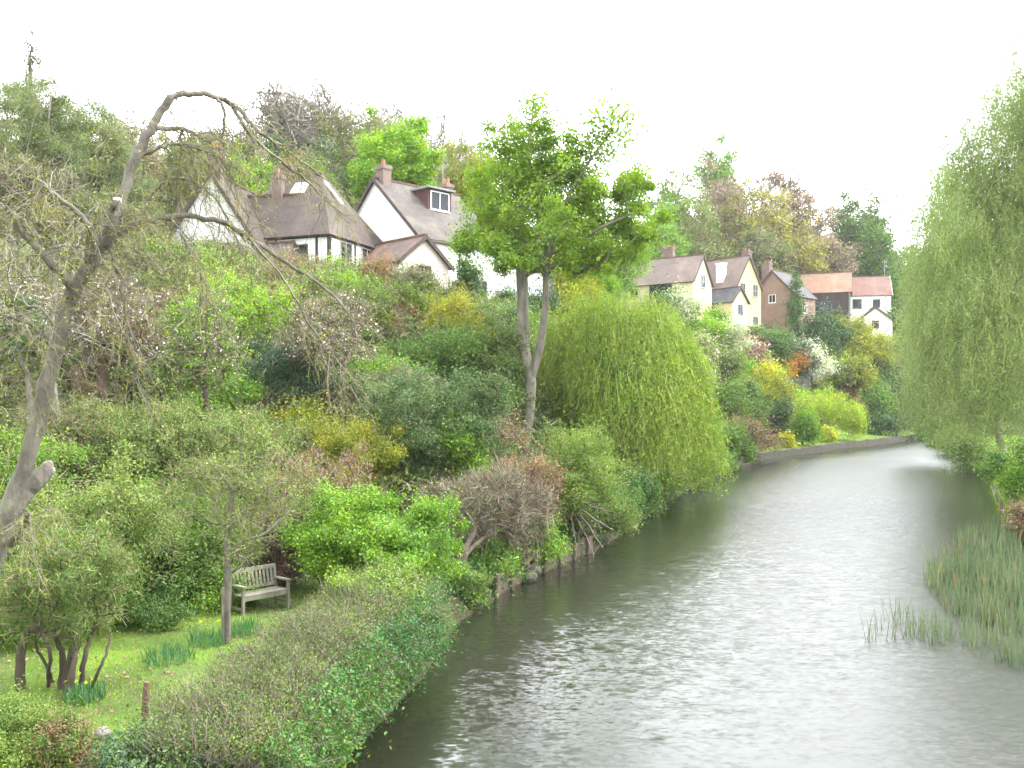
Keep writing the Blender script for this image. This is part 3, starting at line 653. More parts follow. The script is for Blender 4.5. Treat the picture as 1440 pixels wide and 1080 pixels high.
window(h, (-5.6, -3.3, 3.2), (0, -1), 1.5, 1.6, 3, 1, FRAMEB); window(h, (-2.4, -3.3, 3.2), (0, -1), 1.2, 1.4, 2, 1, FRAMEB)
g = Geo(); g.tube([(-.6, 0, 8), (-.6, 0, 11.2)], .05, 5); g.bar((-1.2, 0, 11), (0, 0, 11), .04, .04); g.build('aerial', FRAMEG, h)
chimney(h, -7.1, .2, 7.4, 9.6, 1.0, .8, 2)
h = thing('outbuilding', 'small white gabled outbuilding with dark roof in front of the salmon-roofed house', 'outbuilding', (X_at(1231, 150), 150, 16.9), radians(-12), None)
block(h, 0, 5, 2.6, -4, 1.9, 4.0, WHITE, T_SLATE, 'y', barge=BARGE)
window(h, (0, 0, 1.2), (0, -1), 1.1, 1.2, 2, 1, FRAMEB)

# ---------------------------------------------------------------- walls, fences, bank edging
def ribbon_wall(pts, z0, z1, th):
    g = Geo(); P = np.array(pts, float)
    for i in range(len(P)-1):
        a, b = P[i], P[i+1]; n = nrm(np.array((-(b-a)[1], (b-a)[0])))*th/2
        za0, za1 = (z0[i], z1[i]); zb0, zb1 = (z0[i+1], z1[i+1])
        v = [(*(a-n), za0), (*(b-n), zb0), (*(b+n), zb0), (*(a+n), za0), (*(a-n), za1), (*(b-n), zb1), (*(b+n), zb1), (*(a+n), za1)]
        g.add(v, [(3, 2, 1, 0), (4, 5, 6, 7), (0, 1, 5, 4), (2, 3, 7, 6), (1, 2, 6, 5), (3, 0, 4, 7)])
    return g
def along(P, a, b, n, off=0.):
    P = np.asarray(P); seg = np.linalg.norm(np.diff(P, axis=0), axis=1); s = np.concatenate([[0], np.cumsum(seg)])
    t = np.linspace(a, b, n)*s[-1]; x = np.interp(t, s, P[:, 0]); y = np.interp(t, s, P[:, 1])
    T = nrm(np.stack([np.gradient(x), np.gradient(y)], 1)); return np.stack([x-T[:, 1]*off, y+T[:, 0]*off], 1)
LBv = np.array([(19.5,80),(22.5,86),(37.7,107),(60,137),(80,150)], float)
pts = along(LBv, 0, 1, 46, .05); rj = np.random.default_rng(3)
g = ribbon_wall(pts, [-.8]*46, list(.72+rj.uniform(-.1, .1, 46)), .45)
tag(g.build('river_wall', STONE), 'low rough stone wall holding the far lawn above the water', 'wall')
for (a, b, h_, off, lab) in (((1036, 466), (1102, 464), 1.7, 2.5, 'grey rendered parapet wall below the yellow house'),
                         ((1052, 492), (1122, 496), 2.4, 1.5, 'stone terrace wall under the grey parapet, upper of the terraces'),
                         ((1090, 545), (1200, 540), 2.2, 1.5, 'long stone terrace wall above the golden weeping tree')):
    pa = place(*a); pb = place(*b); t = np.linspace(0, 1, 8)[:, None]
    P = np.array(pa)*(1-t)+np.array(pb)*t
    g = ribbon_wall(P[:, :2], P[:, 2]-1.5, P[:, 2]+h_*.6, .4)
    tag(g.build('garden_wall', GREYW if 'parapet' in lab else STONE), lab, 'wall')
# dark railing and planter on the terrace of the white house
pa = (X_at(597, 58.5), 58.5, H1(X_at(597, 58.5), 58.5)); pb = (X_at(652, 61), 61., H1(X_at(597, 58.5), 58.5))
r0 = thing('terrace_fence', 'dark low board fence on the terrace of the white house', 'fence', pa)
g = Geo(); A = np.zeros(3); B = np.array(pb)-np.array(pa); B[2] = 0
for zz in (.25, .6, .95): g.bar(A+(0, 0, zz), B+(0, 0, zz), .05, .22)
g.build('boards', DTIM, r0)
for k in range(5): q = A+(B-A)*k/4; g = Geo(); g.bar(q+(0, .06, -.3), q+(0, .06, 1.15), .1, .1, (0, 1, 0)); g.build('post', DTIM, r0)
pa = place(545, 466); pb = place(590, 464)
r0 = thing('sleeper_wall', 'grey timber sleeper wall below the clipped hedge', 'wall', pa)
B = np.array(pb)-np.array(pa); B[2] = 0
for k in range(4): g = Geo(); g.bar((0, 0, -.3+k*.24), B+(0, 0, -.3+k*.24), .16, .21); g.build('sleeper', TIMB, r0)
# revetment boards along the near bank
P = along(LB[5:8], .25, .92, 14, .12)
r0 = thing('bank_revetment', 'weathered timber boarding holding the bank under the brown hedge', 'revetment', (P[0][0], P[0][1], 0))
rj = np.random.default_rng(5)
for k in range(13):
    a, b = P[k]-P[0], P[k+1]-P[0]; hgt = .5+rj.uniform(-.14, .14)
    g = Geo(); g.bar((*a, hgt-.45), (*b, hgt-.45+rj.uniform(-.03, .03)), .06, .9); g.build('board', BARKB, r0)
    if k % 2 == 0: g = Geo(); g.tube([(a[0]+.08, a[1]-.08, -.7), (a[0]+.08, a[1]-.08, hgt+.12)], .055, 7); g.build('stake', BARKB, r0)
for k, (px, py, s) in enumerate(((742, 803, .3), (752, 800, .22), (735, 812, .25))):
    x, y = X_at(px, 28.3), 28.4+.2*k
    g = Geo(); rj = np.random.default_rng(k); u = nrm(rj.normal(size=(40, 3)))
    import bmesh
    bm = bmesh.new(); bmesh.ops.create_icosphere(bm, subdivisions=2, radius=s)
    for v in bm.verts: v.co *= 1+.18*sin(v.co.x*9+k)*cos(v.co.y*8); v.co.z *= .65
    me = bpy.data.meshes.new('bank_stone'); bm.to_mesh(me); bm.free(); me.materials.append(STONE)
    o = bpy.data.objects.new('bank_stone', me); COL.objects.link(o); o.location = (x, y, .12+.16*k)
    tag(o, ('pale stone lowest at the water edge by the timber boarding', 'small pale stone lying above the waterline stone', 'rounded grey stone beside the boarding stakes')[k], 'stone')

# ---------------------------------------------------------------- bench, posts
X0, Y0, Z0 = place(366, 858); Z0 -= .02
b = thing('garden_bench', 'weathered two-seat wooden garden bench with slatted back on the lawn', 'bench', (X0, Y0, Z0), radians(50))
hw, dp = .62, .5
def part(name, boxes, m=TIMB, parent=b, bars=()):
    g = Geo()
    for q in boxes: g.box(*q)
    for a_, c_, w_, h_ in bars: g.bar(a_, c_, w_, h_)
    return g.build(name, m, parent)
part('seat', [(-hw+.04, hw-.04, -dp/2+.02+i*.082, -dp/2+.09+i*.082, .41, .44) for i in range(6)])
part('apron', [(-hw+.06, hw-.06, -dp/2+.025, -dp/2+.055, .32, .405), (-hw+.06, hw-.06, dp/2-.055, dp/2-.025, .32, .405)])
bk = part('backrest', [], bars=[((-hw+.06, dp/2+.07, .9), (hw-.06, dp/2+.07, .9), .045, .085), ((-hw+.06, dp/2-.005, .51), (hw-.06, dp/2-.005, .51), .04, .06)])
for i in range(11):
    xx = -hw+.13+i*(2*hw-.26)/10; part('back_slat', [], parent=bk, bars=[((xx, dp/2, .54), (xx, dp/2+.063, .86), .055, .018)])
for s in (-1, 1):
    part('leg', [], bars=[((s*(hw-.03), dp/2, 0), (s*(hw-.03), dp/2-.005, .45), .06, .06), ((s*(hw-.03), dp/2-.005, .45), (s*(hw-.03), dp/2+.08, .95), .06, .055)])
    part('leg', [(s*(hw-.03)-.03, s*(hw-.03)+.03, -dp/2, -dp/2+.06, 0, .62)])
    part('armrest', [(s*(hw-.03)-.045, s*(hw-.03)+.045, -dp/2-.05, dp/2+.03, .622, .66)])
    part('rail', [(s*(hw-.03)-.018, s*(hw-.03)+.018, -dp/2+.065, dp/2-.035, .12, .17)])
x, y, z = place(203, 1032)
g = Geo(); g.tube([(x, y, z-.3), (x+.01, y, z+.4), (x+.03, y+.01, z+.74)], [.055, .05, .045], 8)
tag(g.build('fence_post', rough('brown_post', (.17, .10, .06), (.09, .055, .035), 6., .9, .6, (1, 1, .2))), 'short brown wooden post at the end of the riverside hedge', 'post')
x, y, z = place(143, 1040)
bm = bmesh.new(); bmesh.ops.create_icosphere(bm, subdivisions=3, radius=.12)
for v in bm.verts: v.co *= 1+.15*sin(v.co.x*14)*cos(v.co.y*11+1); v.co.z *= .8
me = bpy.data.meshes.new('stone'); bm.to_mesh(me); bm.free(); me.materials.append(rough('pale_stone', (.22, .19, .17), (.14, .12, .105), 5., .9, .6))
o = bpy.data.objects.new('stone', me); COL.objects.link(o); o.location = (x, y, z+.08); tag(o, 'pale round stone among the brown bracken by the short post', 'stone')

# ================================================================ the bare leaning tree close by
def trace(pts):                      # (px, py, distance) -> points in the world
    return np.array([(X_at(a, Y), Y, Z_at(b, Y)) for a, b, Y in pts])
def smooth(P, n=4, rng=None, amp=0.):
    P = np.asarray(P, float); Q = [P[0]]
    for i in range(len(P)-1):
        p0, p1, p2, p3 = P[max(i-1, 0)], P[i], P[i+1], P[min(i+2, len(P)-1)]
        for k in range(1, n+1):
            t = k/n; q = .5*((2*p1)+(-p0+p2)*t+(2*p0-5*p1+4*p2-p3)*t*t+(-p0+3*p1-3*p2+p3)*t**3)
            if rng is not None and k < n: q = q+rng.normal(size=3)*amp
            Q.append(q)
    return np.array(Q)
rt = np.random.default_rng(11)
px_m = lambda w, Y: w*Y/F*.5
limbs = [  # points, width in photo pixels start -> end
 ([(-95,1010,11.2),(-40,860,11.1),(10,730,11),(45,620,11),(72,520,11),(95,430,11),(112,395,11),(140,350,11),(165,300,11.1),(190,225,11.2),(215,175,11.3),(240,137,11.4)], 27, 11),
 ([(240,137,11.4),(262,132,11.5),(292,132,11.7),(325,147,12),(352,172,12.4),(385,200,12.8),(425,228,13.2),(455,250,13.6)], 10, 2.5),
 ([(-30,850,11.1),(5,745,11.2),(30,700,11.3),(55,672,11.4),(73,657,11.5)], 30, 21),
 ([(15,760,11),(30,742,10.8),(42,722,10.6)], 20, 4),
 ([(100,425,11),(95,395,10.8),(62,360,10.6),(30,325,10.4),(10,290,10.2)], 17, 4),
 ([(62,360,10.6),(52,330,10.7),(20,300,10.9),(-10,285,11)], 10, 3),
 ([(100,405,11),(118,378,11.3),(150,340,11.5),(195,312,11.6),(240,305,11.8),(300,308,12),(350,335,12.2),(395,365,12.4),(450,400,12.6),(490,440,12.7),(505,480,12.7)], 13, 2.2),
 ([(150,345,11),(160,312,10.9),(164,285,10.9)], 17, 14),
 ([(195,312,11.6),(215,270,11.8),(245,250,12),(280,262,12.2),(310,290,12.4),(330,330,12.5),(350,380,12.6)], 6, 1.5),
 ([(210,184,11.3),(232,181,11.5),(260,182,11.7),(285,195,12),(300,205,12.2)], 9, 2),
 ([(193,219,11.2),(215,211,11.3),(240,203,11.5),(275,207,11.7),(310,225,12),(330,260,12.1)], 7, 2),
 ([(300,132,11.8),(313,150,11.8),(314,185,11.9),(312,225,12)], 6, 2),
 ([(255,182,11.7),(254,215,11.7),(250,250,11.8)], 5, 1.5),
 ([(128,372,11),(130,330,10.7),(110,300,10.6),(80,275,10.5),(60,262,10.4)], 12, 3),
 ([(80,275,10.5),(58,255,10.5),(40,250,10.5)], 5, 2),
 ([(122,365,11),(124,330,11),(122,300,11)], 7, 3),
 ([(350,335,12.2),(400,395,12),(430,450,12),(470,500,12),(480,530,12)], 4, 1.2),
 ([(150,345,11.5),(165,380,11.3),(175,430,11.2),(190,500,11.2),(192,540,11.2)], 7, 2),
 ([(165,380,11.3),(150,400,11.1),(160,440,11),(180,480,11)], 6, 2),
 ([(240,305,11.8),(262,340,11.6),(290,400,11.5),(305,440,11.5)], 4, 1.2),
 ([(325,147,12),(352,190,12.2),(395,225,12.5),(440,262,12.8),(480,300,13)], 6, 1.5),
 ([(82,500,11),(60,470,10.8),(30,450,10.6),(0,440,10.5)], 9, 3),
 ([(50,600,11),(42,560,11.2),(36,520,11.3),(20,490,11.3)], 12, 3),
]
root = thing('leaning_tree', 'bare leaning tree with sawn limbs and one long arching branch', 'tree', (X_at(-95, 11.2), 11.2, .8))
g = Geo(); gt = Geo(); tips = []; tdirs = []; tw = []
for pts, w0, w1 in limbs:
    P = smooth(trace(pts), 5, rt, .012); n = len(P); t = np.linspace(0, 1, n)
    R = px_m((w0*(1-t)+w1*t), P[:, 1])*(1+.06*np.sin(t*37+w0))
    g.tube(P, R, 12 if w0 > 15 else (6 if w0 > 7 else 4))
    # finer wood: side shoots that hang and curl
    cnt = int(len(pts)*(5 if w0 < 30 else 1.4))
    for _ in range(cnt):
        k = rt.integers(int(n*.25), n); p0 = P[k]; T = nrm(P[min(k+1, n-1)]-P[k-1]); d = nrm(T*.7+rt.normal(size=3)*.7+np.array((.15, 0, -.25)))
        l = rt.uniform(.35, 1.15); q = [p0]
        for s in range(5):
            d = nrm(d+rt.normal(size=3)*.28+np.array((.06, 0, -.17))); q.append(q[-1]+d*l/5)
        q = np.array(q); g.tube(q, np.linspace(.0065, .0025, 6), 3, cap=False)
        for j in range(1, 6):
            for _ in range(3): tips.append(q[j]); tdirs.append(nrm(d+rt.normal(size=3)*.8+np.array((0, 0, -.2))))
g.build('trunk', BARKD, root, smooth=True, world=True)
g = Geo(); tips = np.array(tips); tdirs = np.array(tdirs)
ribbons(g, rt, tips, tdirs, .22, .0055, .25)
g.build('twigs', TWO, root, world=True)
g = Geo(); k = rt.integers(0, len(tips), 7000); P = tips[k]+tdirs[k]*rt.uniform(0, .22, (7000, 1))+rt.normal(size=(7000, 3))*.015
leaves(g, rt, P, .026, .6, 0); g.build('buds', G['ygreen'], root, world=True)
cutm = rough('sawn_wood', (.55, .45, .33), (.42, .33, .23), 9., .8, .2)
for (a, c, Y, w, dr) in ((73, 657, 11.5, 20.5, (.75, .3, .35)), (165, 281, 10.9, 16, (.1, -.5, .8))):
    c0 = trace([(a, c, Y)])[0]; d = nrm(np.array(dr)); gg = Geo(); gg.tube([c0-d*.05, c0+d*.015], px_m(w, Y)*.72, 12); gg.build('sawn_end', cutm, root, world=True)

# ================================================================ sycamore on the bank
bx, bY, bz = place(736, 640); D = bY
tr = lambda pts: trace([(a, c, D+dy) for a, c, dy in pts])
main = smooth(tr([(736,655,0),(738,620,0),(744,575,0),(746,535,0)]), 4)
ls = smooth(tr([(746,535,0),(737,490,.1),(735,440,.3),(734,390,.4),(728,330,.3),(735,270,.2),(742,215,0),(748,170,-.2)]), 3)
rs = smooth(tr([(746,535,0),(759,490,-.2),(767,430,-.5),(768,385,-.6),(778,330,-.8),(800,275,-.9),(830,225,-1),(860,185,-1)]), 3)
r2 = smooth(tr([(768,385,-.6),(800,350,-1.2),(845,320,-1.8),(890,300,-2)]), 3)
l2 = smooth(tr([(734,390,.4),(715,350,1),(690,310,1.4),(670,280,1.6)]), 3)
m_ = D/F
def ell(px, py, rx, rz, dy=0., ry=None): return (X_at(px, D+dy), D+dy, Z_at(py, D+dy), rx*m_, (ry or rx)*m_, rz*m_)
ells = [ell(735,285,85,75), ell(688,308,50,58,1,60), ell(725,208,58,58,0), ell(748,178,40,36), ell(712,252,50,50,.5), ell(890,275,36,42,-.5), ell(800,300,80,72,-1,80), ell(865,290,62,55,-1.5,60), ell(888,300,40,52,-1), ell(892,332,30,40,0), ell(830,250,60,40,.5), ell(800,365,60,26,-1), ell(700,335,60,48,-2,40),
        ell(760,340,75,40,-2.5,50), ell(845,335,62,42,1,60), ell(790,225,40,25,0), ell(668,340,32,38,0), ell(790,280,80,60,3,60), ell(705,270,60,60,3,50), ell(668,348,38,36,-1), ell(715,366,42,24,-2), ell(850,362,55,28,-1), ell(775,245,60,48,0), ell(800,215,42,34,0), ell(735,240,60,60,0)]
sy = plant('sycamore', 'tall sycamore with forked grey trunk and fresh green crown at the water side', 'tree', (bx, bY, bz), ells, G['syc'], BARK, .15, 92000, 430, .56, .29,
           np.concatenate([main, ls[1:]]), twig=2, twl=.5, tww=.02, r_end=.018, seed=4, gap=.24, shell=.7)
rs_rng = np.random.default_rng(8); g = Geo(); 
for P, a, c in ((rs, .21, .05), (r2, .14, .04), (l2, .13, .04)): g.tube(P, np.linspace(a, c, len(P)), 8)
sp = []; 
for (p0, ex) in ((rs[-1], [(868,150),(880,170),(845,160),(820,190),(885,185),(858,195),(835,205)]), (rs[-4], [(800,185),(825,165),(850,215),(880,205)]), (ls[-1], [(752,140),(760,150),(735,150)])):
    for a, c in ex:
        e = trace([(a, c, D-.8+rs_rng.uniform(-.8, .8))])[0]; Q = smooth(np.array([p0, (p0+e)/2+rs_rng.normal(size=3)*.15, e]), 4); g.tube(Q, np.linspace(.04, .012, len(Q)), 4); sp += [Q[-1], Q[-1], Q[-3], Q[-5]]
g.build('limb', BARK, sy, smooth=True, world=True)
sp = np.array(sp); g = Geo(); k = rs_rng.integers(0, len(sp), 2200); leaves(g, rs_rng, sp[k]+rs_rng.normal(size=(2200, 3))*.42, .20, .55, .6); g.build('spray', G['syc'], sy, world=True)

# ================================================================ willows: strands that fall from arching limbs
def willow(name, label, base, ells, leafm, strands, ln, L, per, trunkr, fork=.35, twm=None, seed=0, sway=.12, dens=.5, fall=1., clear=(.1, .8), ncl=70, barkm=BARK, trunk=None):
    twm = twm or TWY; rng = np.random.default_rng(seed); base = np.array(base, float); root = thing(name, label, 'tree', base)
    C, cd, _ = in_ells(rng, ells, ncl, .35)
    E = np.array(ells); top = np.array((E[0, 0], E[0, 1], E[0, 2]+E[0, 5]*.4))
    t = np.linspace(0, 1, 6)[:, None]; tk = base-(0, 0, .2)+(top-base)*t*np.array((1, 1, 1)) if trunk is None else trunk
    g = Geo(); wood(g, skeleton(rng, tk, trunkr, C, .014, bow=.22), 8); g.build('trunk', barkm, root, smooth=True, world=True)
    S, sd, _ = in_ells(rng, ells, strands, dens)
    cen = E[:, :3].mean(0); o = S-cen; o[:, 2] = 0; o = nrm(o)
    l = ln*rng.uniform(.45, 1.15, strands)
    gr = np.array([max(0., v) for v in H(S[:, 0]+o[:, 0]*.6, S[:, 1]+o[:, 1]*.6)])
    l = np.minimum(l, np.maximum(.3, S[:, 2]-gr-rng.uniform(clear[0], clear[1], strands)))
    ph = rng.uniform(0, 6.28, (strands, 2)); K = 7; tt = np.linspace(0, 1, K)
    pts = S[:, None]+o[:, None]*(np.sqrt(tt)*.55)[None, :, None]*fall
    arch = np.where(tt < .18, (tt/.18)*(1-tt/.18)*.5, 0)
    pts[:, :, 2] -= l[:, None]*tt[None]; pts[:, :, 2] += arch[None]
    pts[:, :, 0] += sway*np.sin(ph[:, :1]+tt*3)*tt; pts[:, :, 1] += sway*np.sin(ph[:, 1:]+tt*3.5)*tt
    g = Geo(); side = nrm(rng.normal(size=(strands, 1, 3))*np.array((1, 1, .1)))*L*.05
    v = np.stack([pts-side, pts+side], 2).reshape(-1, 3); i = (np.arange(strands)[:, None]*K*2+np.arange(K-1)[None]*2).reshape(-1, 1)
    g.add(v, i+[0, 1, 3, 2]); g.build('hanging_twigs', twm, root, world=True)
    n = strands*per; s = np.repeat(np.arange(strands), per); u = rng.uniform(0, 1, n)**.85*(K-1); k = np.minimum(u.astype(int), K-2); f = (u-k)[:, None]
    P = pts[s, k]*(1-f)+pts[s, k+1]*f+rng.normal(size=(n, 3))*L*1.1
    g = Geo(); leaves(g, rng, P, L, .32, .1, nrm(P-cen), axis=np.tile((0, 0, -1.), (n, 1))+rng.normal(size=(n, 3))*.5); g.build('crown', leafm, root, world=True)
    return root
D2 = 51.; e2 = lambda px, py, rx, rz, dy=0., ry=None: (X_at(px, D2+dy), D2+dy, Z_at(py, D2+dy), rx*D2/F, (ry or rx)*D2/F, rz*D2/F)
wx, wy = X_at(872, D2+1), D2+1
willow('weeping_willow', 'yellow-green weeping willow trailing over the water beyond the sycamore', (wx, wy, H1(wx, wy)),
       [e2(875,480,88,72), e2(835,470,55,60,1), e2(920,490,62,62,-1), e2(950,545,50,70,0), e2(870,440,50,38), e2(800,500,38,60,2), e2(900,550,80,80,-2), e2(985,590,26,60,1), e2(968,505,28,40,-1), e2(788,455,26,40,1), e2(915,428,30,24,0), e2(830,425,28,22,1)],
       G['willow'], 4600, 3.2, .17, 30, .4, seed=3, ncl=60, dens=.6, sway=.45)
for (name, lab, Yw, px, base_px, ells_, st, seed, lnn) in (
   ('grey_willow', 'huge pale green willow overhanging the reed bank, its crown leaving the picture', 47., 1520, 1540,
      [(1480,330,150,250),(1400,250,85,130),(1360,390,75,120),(1440,150,75,85),(1420,470,105,120),(1380,520,85,70),(1560,300,170,260),(1490,30,70,60),(1465,95,70,70),(1415,130,45,50),(1350,200,40,50),(1320,300,45,80),(1300,430,40,100)], 11000, 5, 3.2),
   ('grey_willow', 'pale green willow standing behind the huge overhanging one, hiding the river bend', 82., 1405, 1412,
      [(1350,420,75,110),(1320,330,40,80),(1310,480,45,90),(1380,330,80,120),(1420,450,90,120),(1350,540,80,60),(1460,330,90,160),(1345,250,36,50)], 6000, 6, 5.)):
    mm = Yw/F; bx_ = X_at(base_px, Yw); bz_ = H1(bx_, Yw); rj = np.random.default_rng(seed)
    el = []
    for a, c, rx, rz in ells_:
        dy = rj.uniform(-2.5, 2.5); el.append((X_at(a, Yw+dy), Yw+dy, Z_at(c, Yw+dy), rx*mm, min(rx*mm, 5.5), rz*mm))
    willow(name, lab, (bx_, Yw, bz_), el, G['gwill'], st, lnn*.62, 3.5*mm, 34, .45 if Yw < 60 else .36, seed=seed, ncl=90, sway=.35, dens=.55, fall=.7, clear=(1.3, 3.2))

# ================================================================ shrubs of the near garden, by the lawn
S = shrub
tws = S(92,976,240,735,('mid','olive'),'crooked multi-stemmed shrub with dark twisted stems at the lawn edge', lp=5, cov=1.3, twig=15, twm=TWO, stem=.3, lobes=6, bark=BARKB, tr=.05, seed=1, gap=.25)
_, Yt, _ = place(92, 976); rq = np.random.default_rng(77)
for q, a, c in (([(30,985),(28,940),(33,900),(45,885),(70,890),(82,880)],15,7),([(85,975),(88,925),(80,900),(70,870)],11,5),([(100,985),(103,935),(112,900),(120,860)],10,5),([(112,985),(118,930),(130,890),(150,850)],9,4),([(75,960),(62,930),(50,905),(48,880)],5,3),([(125,975),(140,940),(150,915),(158,890)],5,3),([(68,965),(70,920),(62,890),(58,860)],6,4)):
    Pq = smooth(trace([(u, v, Yt+rq.uniform(-.25, .25)) for u, v in q]), 5, rq, .008); gg = Geo(); gg.tube(Pq, px_m(np.linspace(a, c, len(Pq)), Yt), 7); gg.build('stem', BARKB, tws, smooth=True, world=True)
S(20,1085,150,985,('pale','mid'),'low pale green bush with tiny leaves under the twisted shrub', lp=5, cov=4.5)
S(88,1088,90,1008,'mid','small mid green bush between the pale bush and the bracken', lp=5, cov=4)
S(92,1092,92,1020,'brown','clump of dead brown bracken in front of the stone', lp=6, cov=3, twig=5, twm=TWB, tww=2)
S(235,1105,150,1032,('dark','grey'),'dark ivy mound at the foot of the hedge end', lp=6.5, cov=3.4, lobes=6)
S(165,1110,110,1045,('bluish','mid'),'dark leafy mound beside the ivy mound', lp=6, cov=3.4, lobes=5)
S(420,1100,120,1012,('fresh','mid'),'bright green herb clump overhanging the water below the hedge', lp=6, cov=3.4, lobes=5, X=None)
# hedge along the river: clipped, brown twig tips above, leafy and ivied on the water side
def hedge(name, label, path, zt, hw, Lf, nl, leafk, nt_, twm, seed, ivy=None, nivy=0):
    rng = np.random.default_rng(seed); P = smooth(np.array(path, float), 6); s = rng.uniform(0, len(P)-1.001, nl+nt_+nivy); k = s.astype(int); f = (s-k)[:, None]
    c = P[k]*(1-f)+P[k+1]*f; T = nrm(P[np.minimum(k+1, len(P)-1)]-P[k]); no_ = np.stack([T[:, 1], -T[:, 0], 0*T[:, 0]], 1)   # to the river
    ph = rng.uniform(-.6, pi+.6, len(s)); r = rng.uniform(.66, 1.12, len(s))*(1+.16*np.sin(s*1.3+1)*np.sin(ph*2.2+s*.7)+.13*np.sin(s*2.9)*np.sin(ph*4+s*1.7))
    zb = np.maximum(H(c[:, 0], c[:, 1]), 0); hh = np.interp(s, np.linspace(0, len(P)-1, len(zt)), zt)
    Q = c+no_*(np.cos(ph)*hw*r)[:, None]; Q[:, 2] = zb+(hh-zb)*(.42+.58*np.sin(ph)*r)+rng.normal(size=len(s))*.05; O = no_*np.cos(ph)[:, None]; O[:, 2] = np.sin(ph)
    Q[:, 2] = np.maximum(Q[:, 2], .05)
    root = thing(name, label, 'hedge', P[len(P)//2]*np.array((1, 1, 0))+(0, 0, zb.mean()))
    a = slice(0, nl); g = Geo(); leaves(g, rng, Q[a], Lf, .5, .4, O[a], mi=(rng.uniform(size=nl) < .3).astype(int)); g.build('foliage', [G[q] for q in leafk], root, world=True)
    a = slice(nl, nl+nt_); top = O[a][:, 2] > .1; g = Geo(); ribbons(g, rng, Q[a]-O[a]*.18, O[a]*.6+rng.normal(size=(nt_, 3))*.45+np.array((0, 0, .5)), .30, .011, .1); g.build('twigs', twm, root, world=True)
    if nivy:
        a = slice(nl+nt_, None); q = Q[a]; o = O[a]; m = (o[:, 2] < .72)&(o@np.array((0, 0, 0))+np.sum(o*no_[a], 1) > .05); q = q[m]+o[m]*.07; lump = np.sin(q[:, 1]*2.1+q[:, 2]*3)+np.sin(q[:, 0]*2.7+1) > -1.1
        q = q[lump]; g = Geo(); leaves(g, rng, q, Lf*1.5, .62, .2, o[m][lump]); g.build('ivy', G[ivy], root, world=True)
    g = Geo(); n = 50; kk = np.linspace(2, len(P)-3, n).astype(int)
    for q in kk: b0 = P[q].copy(); b0[2] = max(0, H1(b0[0], b0[1]))-.1; g.tube(smooth(np.array([b0, b0+rng.normal(size=3)*.08+(0, 0, .35), b0+rng.normal(size=3)*.15+(0, 0, .65)]), 3), np.linspace(.035, .012, 7), 5)
    g.build('stem', BARKB, root, smooth=True, world=True)
hp = along(LB, 0, 1, 2000, .85); m = (hp[:, 1] > 11.2)&(hp[:, 1] < 19.6); hp = hp[m][::max(1, m.sum()//8)]
hedge('hedge', 'long clipped riverside hedge, brown twigged on top and ivied on its water face', np.column_stack([hp, 0*hp[:, 0]]), [1.4,1.65,1.7,1.9,1.8,2.0,2.05], 1.2, .036, 90000, ('olive','mid'), 21000, TWB, 5, 'ivy', 60000)
S(532,922,150,800,('pale','lime'),'soft pale green bush rounding off the end of the riverside hedge', lp=4.6, cov=5, twig=3, twm=TWO, lobes=6)
S(566,950,70,850,('mid','fresh'),'mid green bush on the water corner beyond the hedge', lp=5, cov=4, Y=19.9, zb=.3)
# slender tree with stake
x, Y, z = place(320, 905); m_ = Y/F
ells = [(x+(a-320)*m_, Y+dy, Z_at(c, Y), rx*m_, rx*m_*.8, rz*m_) for a, c, rx, rz, dy in ((330,690,75,55,0),(380,700,62,45,.3),(285,720,50,40,-.2),(420,690,40,35,.2),(330,640,60,40,.2),(260,680,40,40,0),(350,760,60,32,-.3))]
plant('slender_tree', 'slender young tree with airy olive twigs standing on the lawn by the bench', 'tree', (x, Y, z), ells, [G['olive'], G['pale']], BARKD, .055, 5200, 130, .30, .075,
      trace([(320,910,Y),(319,860,Y),(321,810,Y),(319,770,Y),(322,735,Y),(326,690,Y)]), twig=9, twl=.5, tww=.010, r_end=.006, seed=2, twigm=TWO)
g = Geo(); g.tube([(x-.07, Y-.05, z-.2), (x-.07, Y-.05, z+1.1)], .035, 7); tag(g.build('tree_stake', TIMB), 'grey wooden stake tied beside the slender young tree', 'stake')
S(530,842,235,678,('fresh','mid'),'bright lime-green bush beside the bench', lp=5, cov=4.6, lobes=6, clump=1.3, asp=.6, seed=3)
S(452,800,170,628,('rust','brown'),'russet twiggy shrub behind the bench', lp=4, cov=.5, twig=16, twm=TWB, bark=BARKR, lobes=6, stem=.15, Y=23.5)
S(400,835,120,715,('purple','brown'),'dark purple-leaved shrub low behind the bench', lp=4.6, cov=2.4, twig=5, twm=TWB, Y=22.8)
for (px, py, w, top, k, lab) in ((212,882,100,842,('dark','mid'),'low dark ground-cover shrub at the back edge of the lawn'),(300,852,110,800,('mid','fresh'),'low mid green shrub between the lawn and the bench back'),
    (150,880,90,800,('mid','olive'),'mid green bush just behind the twisted stems'),(250,842,120,770,('dark','mid'),'dark shrub in the shade behind the daffodils'),(345,826,100,745,('olive','mid'),'olive shrub directly behind the bench back')):
    S(px, py, w, top, k, lab, lp=4.8, cov=4)
